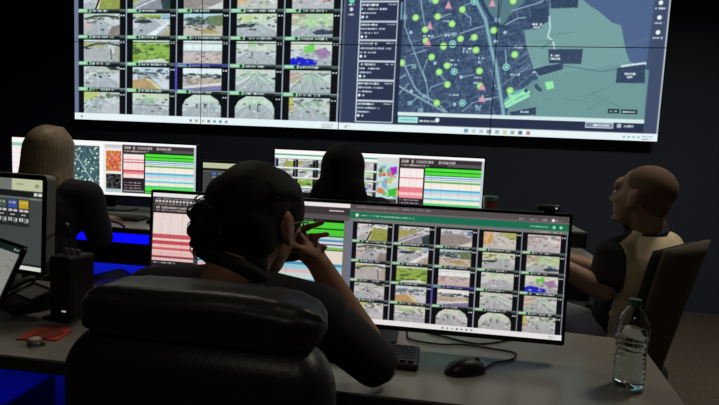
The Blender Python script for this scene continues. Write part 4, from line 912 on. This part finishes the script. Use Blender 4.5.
def person(J, base, label, skin, shirt, pants, voxel=.006, sleeve=.8, sleeve_long=False, build=1.0, shirt_fn=None, shoe=None, collar=None):
    t = thing('person', base, label, 'person'); B0 = Vector(base)
    V_ = {k: Vector(v) for k, v in J.items() if k not in ('H', 'hands')}
    H = J['H']
    rt = (V_['shR'] - V_['shL']).normalized(); up = (V_['chest'] - V_['pelvis']).normalized(); fw = up.cross(rt).normalized(); rt = fw.cross(up).normalized()
    TM = Matrix((rt, fw, up)).transposed()
    b = NB(); add_head(b, H); add_neck(b, H, V_['neck'])
    def torso(b, g):
        ellip(b, V_['pelvis'], (.165 * build + g, .115 + g, .12 + g), TM); mid = V_['pelvis'].lerp(V_['chest'], .5)
        ellip(b, mid, (.145 * build + g, .105 + g, .16 + g), TM); ellip(b, V_['chest'], (.160 * build + g, .112 + g, .16 + g), TM)
        sm = (V_['shL'] + V_['shR']) / 2
        for s in ('shL', 'shR'):
            rcone(b, sm.lerp(V_[s], .25), V_[s], .075 + g, .058 + g, 14); rcone(b, V_['neck'] - Vector((0, 0, .015)), V_[s].lerp(sm, .1), .05 + g, .045 + g, 12)
    torso(b, -.012)
    for s in 'LR':
        sh, el, wr = V_['sh' + s], V_['el' + s], V_['wr' + s]
        rcone(b, sh, el, .046 * build, .040, 14); m_ = el.lerp(wr, .3); rcone(b, el, m_, .040, .042, 14); rcone(b, m_, wr, .042, .027, 14)
        hip, kn, an = V_['hip' + s], V_['kn' + s], V_['an' + s]
        rcone(b, hip, kn, .08 * build, .052, 14); rcone(b, kn, an, .052, .034, 14)
        fd = (kn - hip); fd.z = 0; fd.normalize(); rcone(b, an - Vector((0, 0, .03)), an + fd * .13 - Vector((0, 0, .045)), .032, .026, 10)
    for hd in J['hands']: add_hand(b, *hd[0], **hd[1])
    body = organic('body', b, skin, t, voxel, 5, B0)
    # eyes
    for s in (-1, 1):
        b = NB(); ellip(b, H @ Vector((s * .031, .078, .002)), (.0115, .0115, .0095), H.to_3x3(), 14, 10); e_ = obj('eye', b, mat('eye_white', (220, 216, 208), .25), body, smooth=True); e_.location = -B0
        b = NB(); ellip(b, H @ Vector((s * .031, .0865, .002)), (.005, .0035, .005), H.to_3x3(), 10, 8); i_ = obj('iris', b, mat('iris', (40, 28, 20), .2), body, smooth=True); i_.location = -B0
    # shirt
    b = NB(); torso(b, .006)
    for s in 'LR':
        sh, el, wr = V_['sh' + s], V_['el' + s], V_['wr' + s]
        if sleeve_long:
            rcone(b, sh, el, .062 * build, .054, 16); rcone(b, el, el.lerp(wr, .93), .054, .037, 16, False, True)
        else: rcone(b, sh, sh.lerp(el, sleeve), .058 * build, .058, 18, False, True)
    organic('shirt', b, shirt, t, max(voxel, .007), 4, B0, shirt_fn)
    b = NB(); x, y, d = frame_of(H @ Vector((0, -.03, -.05)) - V_['neck'])
    ring = [V_['neck'] + d * .026 + (x * math.cos(a) + y * math.sin(a)) * .066 for a in (2 * PI * k / 20 for k in range(21))]
    tube(b, ring, .013, 8, 1); c_ = obj('collar', b, collar or (shirt[0] if isinstance(shirt, list) else shirt), t, smooth=True); c_.location = -B0
    b = NB(); ellip(b, V_['pelvis'] - up * .02, (.172 * build, .125, .12), TM)
    for s in 'LR':
        hip, kn, an = V_['hip' + s], V_['kn' + s], V_['an' + s]
        rcone(b, hip, kn, .092 * build, .068, 16); rcone(b, kn, an.lerp(kn, .1), .068, .052, 16, False, True)
    organic('trousers', b, pants, t, .009, 4, B0)
    for s in 'LR':
        hip, kn, an = V_['hip' + s], V_['kn' + s], V_['an' + s]; fd = (kn - hip); fd.z = 0; fd.normalize(); b = NB()
        rcone(b, an - Vector((0, 0, .035)) - fd * .03, an + fd * .15 - Vector((0, 0, .047)), .042, .036, 12); rcone(b, an + Vector((0, 0, .02)), an - Vector((0, 0, .03)), .042, .04, 12)
        organic('shoe', b, shoe or M_black, t, .009, 3, B0)
    return t, B0
def put(o, B0): o.location = -B0; return o
rng = random.Random(4)
def ground(an): return (an[0], an[1], .085)

# --- the operator in the foreground, hands clasped before the mouth
H1 = head_frame((-.391, 1.035, 1.147), math.radians(-11), math.radians(-8), 0, 1.0)
J1 = dict(H=H1, neck=(-.418, .965, 1.035), chest=(-.415, .955, .90), pelvis=(-.39, .90, .63), shL=(-.595, .975, .985), shR=(-.245, .99, .975),
          elL=(-.60, 1.19, .80), elR=(-.135, 1.185, .80), wrL=(-.44, 1.155, 1.065), wrR=(-.285, 1.145, 1.045),
          hipL=(-.47, .95, .58), hipR=(-.30, .95, .58), knL=(-.50, 1.36, .58), knR=(-.26, 1.36, .58), anL=ground((-.50, 1.36)), anR=ground((-.25, 1.38)),
          hands=[(((-.285, 1.145, 1.045), (-.62, .02, .7), (-.6, -.25, -.3), 1), dict(curl=.95, spread=.05)),
                 (((-.44, 1.155, 1.065), (.62, .0, .12), (.1, -1, .1), -1), dict(curl=.12, spread=.1, fingers=(1.0, 1.0, .95, .9), s=1.0))])
M_skin1 = skin_mat('skin_medium', (150, 108, 86))
M_blk_shirt = mat('black_shirt', (20, 21, 24), .85, bump=.15, bscale=300)
M_trs = mat('dark_trousers', (26, 27, 32), .85, bump=.1, bscale=300)
p1, B1 = person(J1, (-.39, 1.0, 0), 'person in black seen from behind in the leather chair, hands clasped at face', M_skin1, M_blk_shirt, M_trs, .0052, .94)
M_hair1 = mat('dark_hair', (18, 16, 15), .7, spec=.25, bump=.2, bscale=250)
b = NB(); R1 = H1.to_3x3()
E = lambda c, r: ellip(b, H1 @ Vector(c), r, R1, 22, 16)
E((0, -.022, .037), (.079, .104, .090)); E((0, -.045, -.025), (.071, .066, .064)); E((0, -.06, 0), (.070, .066, .06)); E((0, -.05, -.085), (.058, .046, .055)); E((0, .02, .07), (.068, .058, .052)); E((.036, .024, .03), (.05, .062, .062)); E((-.036, .024, .03), (.05, .062, .062))
for k in range(40):
    a = -1.4 + 2.8 * k / 39; p0 = Vector((.082 * math.sin(a), .01 + .05 * math.cos(a * .9), .05 + .055 * math.cos(a))); p2 = Vector((-.03, -.128, -.02)); p1_ = Vector((.080 * math.sin(a) - .004, -.07, .045 * math.cos(a) + .05))
    tube(b, [H1 @ p0, H1 @ p1_, H1 @ p2], .005, 6, 5)
organic('hair', b, M_hair1, p1, .0045, 2, B1)
BUN = Vector((-.466, .94, 1.142))
b = NB(); ellip(b, BUN, (.027, .03, .047)); ellip(b, BUN + Vector((.025, .03, .01)), (.03, .035, .035)); ellip(b, BUN + Vector((.004, 0, -.035)), (.021, .025, .03))
for k in range(34):
    th, ph = rng.uniform(0, 2 * PI), rng.uniform(-1.3, 1.3); c = BUN + Vector((.026 * math.cos(th) * math.cos(ph), .028 * math.sin(th) * math.cos(ph), .048 * math.sin(ph)))
    ellip(b, c, (rng.uniform(.007, .012),) * 3, None, 10, 8)
organic('ponytail', b, M_hair1, p1, .004, 1, B1)
b = NB()
for k in range(46):
    th, ph = rng.uniform(0, 2 * PI), rng.uniform(-1.4, 1.4); c = BUN + Vector((.030 * math.cos(th) * math.cos(ph), .03 * math.sin(th) * math.cos(ph), .052 * math.sin(ph)))
    x, y, d = frame_of((rng.uniform(-1, 1), rng.uniform(-1, 1), rng.uniform(-.5, .5))); rr = rng.uniform(.006, .014); a0 = rng.uniform(0, 6)
    tube(b, [c + x * rr * math.cos(a0 + q * .8) + y * rr * math.sin(a0 + q * .8) + d * .002 * q for q in range(7)], .0011, 5, 3)
o = put(obj('curls', b, M_hair1, p1, smooth=True), B1); tag(o, kind='stuff')
b = NB(); ring = [H1 @ Vector((-.035 + .028 * math.cos(a), -.118, -.022 + .028 * math.sin(a))) for a in (2 * PI * k / 12 for k in range(13))]; tube(b, ring, .006, 6, 2); put(obj('hair_tie', b, M_black, p1, smooth=True), B1)
b = NB()
for s in (-1, 1):
    tube(b, [H1 @ Vector(q) for q in ((s * .07, .094, .008), (s * .082, .06, .008), (s * .085, -.005, .005), (s * .083, -.025, -.012))], .0022, 6, 4)
    tube(b, [H1 @ Vector((s * .034 + .026 * math.cos(a), .101 - .008 * abs(math.cos(a)) , -.002 + .02 * math.sin(a))) for a in (2 * PI * k / 16 for k in range(17))], .0018, 6, 2)
tube(b, [H1 @ Vector((-.008, .101, .004)), H1 @ Vector((0, .106, .007)), H1 @ Vector((.008, .101, .004))], .0018, 6, 3)
put(obj('glasses', b, mat('glasses_frame', (90, 90, 92), .3, metal=.6), p1, smooth=True), B1)

# --- the man leaning back at the right
H2 = head_frame((.706, 2.085, 1.188), mrz - math.radians(7), math.radians(6), 0, 1.0)
c0 = Vector((.755, 2.10, 0))
def MP(f, r, z): return tuple(Vector((.755, 2.10, z)) + MF * f + MR * r)
J2 = dict(H=H2, neck=MP(.015, 0, 1.05), chest=MP(-.0, 0, .90), pelvis=MP(.10, 0, .60), shL=MP(.065, -.165, .975), shR=MP(-.005, .195, .985),
          elL=(.57, 1.965, .85), elR=(.63, 2.27, .86), wrL=(.375, 1.99, .945), wrR=(.42, 2.29, .915),
          hipL=MP(.14, -.09, .63), hipR=MP(.14, .09, .57), knL=MP(.50, -.13, .70), knR=MP(.55, .14, .60), anL=ground(MP(.60, -.02, 0)), anR=ground(MP(.58, .16, 0)),
          hands=[(((.375, 1.99, .945), (-.9, .2, .2), (.2, .2, -1), 1), dict(curl=.5)), (((.42, 2.29, .915), (-.95, -.15, .05), (0, .2, -1), -1), dict(curl=.5))])
M_skin2 = skin_mat('skin_light', (156, 122, 102))
M_cream = mat('cream_shirt', (214, 200, 164), .85, bump=.15, bscale=250)
M_gtr = mat('grey_striped_trousers', (70, 72, 84), .85, bump=.15, bscale=300)
nt = M_gtr.node_tree; wv = nt.nodes.new('ShaderNodeTexWave'); wv.inputs['Scale'].default_value = 22; wv.inputs['Distortion'].default_value = 1.5; wv.bands_direction = 'DIAGONAL'
cr = nt.nodes.new('ShaderNodeValToRGB'); cr.color_ramp.elements[0].color = lin((96, 98, 110)) + (1,); cr.color_ramp.elements[1].color = lin((128, 130, 142)) + (1,)
nt.links.new(wv.outputs['Fac'], cr.inputs['Fac']); nt.links.new(cr.outputs['Color'], nt.nodes['Principled BSDF'].inputs['Base Color'])
shL2, elL2, shR2, elR2 = (Vector(J2[k]) for k in ('shL', 'elL', 'shR', 'elR'))
def segd(p, a, b_):
    ab = b_ - a; t_ = max(0, min(1, (p - a).dot(ab) / ab.dot(ab))); return (p - a - ab * t_).length
def man_shirt(p):
    q = p - c0; f = q.dot(MF); r = q.dot(MR)
    if abs(r) > .19 + .25 * max(0, 1.0 - p.z) * 0 or segd(p, shL2 + MF * .03 - Vector((0, 0, .03)), elL2) < .066 or segd(p, shR2 + MF * .05, elR2) < .062: return 0
    return 1 if f < .035 + .12 * max(0, .95 - p.z) else 0
p2, B2 = person(J2, (.66, 2.13, 0), 'person in cream and black shirt leaning back in the taupe chair', M_skin2, [M_blk_shirt, M_cream], M_gtr, .006, .9, build=1.08, shirt_fn=man_shirt, collar=M_blk_shirt)
b = NB(); R2 = H2.to_3x3(); ellip(b, H2 @ Vector((0, -.024, .036)), (.0775, .0965, .0855), R2, 28, 20); ellip(b, H2 @ Vector((0, -.05, -.02)), (.058, .052, .055), R2, 20, 14)
organic('cropped_hair', b, mat('cropped_hair', (108, 84, 70), .8, noise=.25, nscale=400, bump=.2, bscale=900), p2, .005, 3, B2)
b = NB(); w0, w1 = Vector(J2['wrR']), Vector(J2['elR']); dx = (w1 - w0).normalized(); rcone(b, w0 + dx * .03, w0 + dx * .05, .034, .035, 16, True, True); put(obj('wristband', b, M_alu, p2), B2)

# --- the long-haired woman at the left and the dark-haired one in the back row
def locks(b, H, top, low, n, wd, r0, r1, seed, ymin=-.02):
    rg = random.Random(seed)
    for k in range(n):
        a = PI * (.5 + 1.0) * (k / (n - 1) - .5); sx, cy = math.sin(a), math.cos(a)
        p0 = Vector((.04 * sx, -.01 - .02 * cy, top)); p1_ = Vector((.088 * sx, -.02 - .085 * cy * 1.0, .055)); p2_ = Vector((.099 * sx, -.03 - .088 * cy, -.06)); p3 = Vector((wd * sx + rg.uniform(-.008, .008), -.035 - .10 * cy, low + rg.uniform(-.02, .02)))
        tube(b, [H @ p0, H @ p1_, H @ p2_, H @ p3], r0, 6, 6, r1)
def woman(Hc, yaw, base, label, skin, shirt, hair, off, wd, low, seed):
    H = head_frame(Hc, yaw, math.radians(-4)); x, y, z = Hc; dx, dy = off
    fwd = Vector((-math.sin(yaw), math.cos(yaw), 0)); rt = Vector((fwd.y, -fwd.x, 0)); c = Vector((x, y, 0)) - fwd * .035
    def W(f, r, zz): return tuple(c + fwd * f + rt * r + Vector((0, 0, zz)))
    J = dict(H=H, neck=W(-.015, 0, z - .125), chest=W(-.02, 0, z - .25), pelvis=W(-.08, 0, .60), shL=W(-.01, -.185, z - .17), shR=W(-.01, .185, z - .17),
             elL=W(.04, -.215, .87), elR=W(.04, .215, .87), wrL=W(.28, -.12, .915), wrR=W(.28, .10, .915), hipL=W(-.02, -.09, .57), hipR=W(-.02, .09, .57),
             knL=W(.42, -.11, .57), knR=W(.42, .11, .57), anL=ground(W(.40, -.11, 0)), anR=ground(W(.40, .11, 0)),
             hands=[((W(.28, -.12, .915), fwd + rt * .2, (0, 0, -1), 1), dict(curl=.35)), ((W(.28, .10, .915), fwd - rt * .2, (0, 0, -1), -1), dict(curl=.35))])
    p, B0 = person(J, base, label, skin, shirt, M_trs, .0075, sleeve_long=True, build=1.08)
    b = NB(); R3 = H.to_3x3(); ellip(b, H @ Vector((0, -.022, .038)), (.086, .106, .092), R3, 22, 16); ellip(b, H @ Vector((0, -.06, -.05)), (.078, .055, .09), R3, 20, 14)
    ellip(b, H @ Vector((0, -.075, (low - .05) / 2)), (wd * .86, .055, abs(low) / 2 + .03), R3, 20, 14)
    locks(b, H, .12, low, 30, wd, .0105, .009, seed); organic('hair', b, hair, p, .005, 1, B0)
    return p
M_hair3 = mat('ash_blonde_hair', (150, 132, 106), .45, noise=.35, nscale=60, bump=.25, bscale=250)
M_hair4 = mat('black_hair', (13, 13, 15), .75, spec=.2, bump=.2, bscale=250)
M_jacket = mat('navy_jacket', (24, 25, 31), .8, bump=.15, bscale=260)
woman((-1.742, 2.045, 1.232), math.radians(8), (-1.74, 2.05, 0), 'person in dark navy jacket seated before the far left ultrawide monitor', M_skin2, M_jacket, M_hair3, (0, 0), .126, -.28, 2)
woman((-.484, 2.36, 1.215), math.radians(-2), (-.5, 2.4, 0), 'person in black top seated before the middle back row ultrawide monitor', M_skin1, M_blk_shirt, M_hair4, (0, 0), .165, -.27, 5)
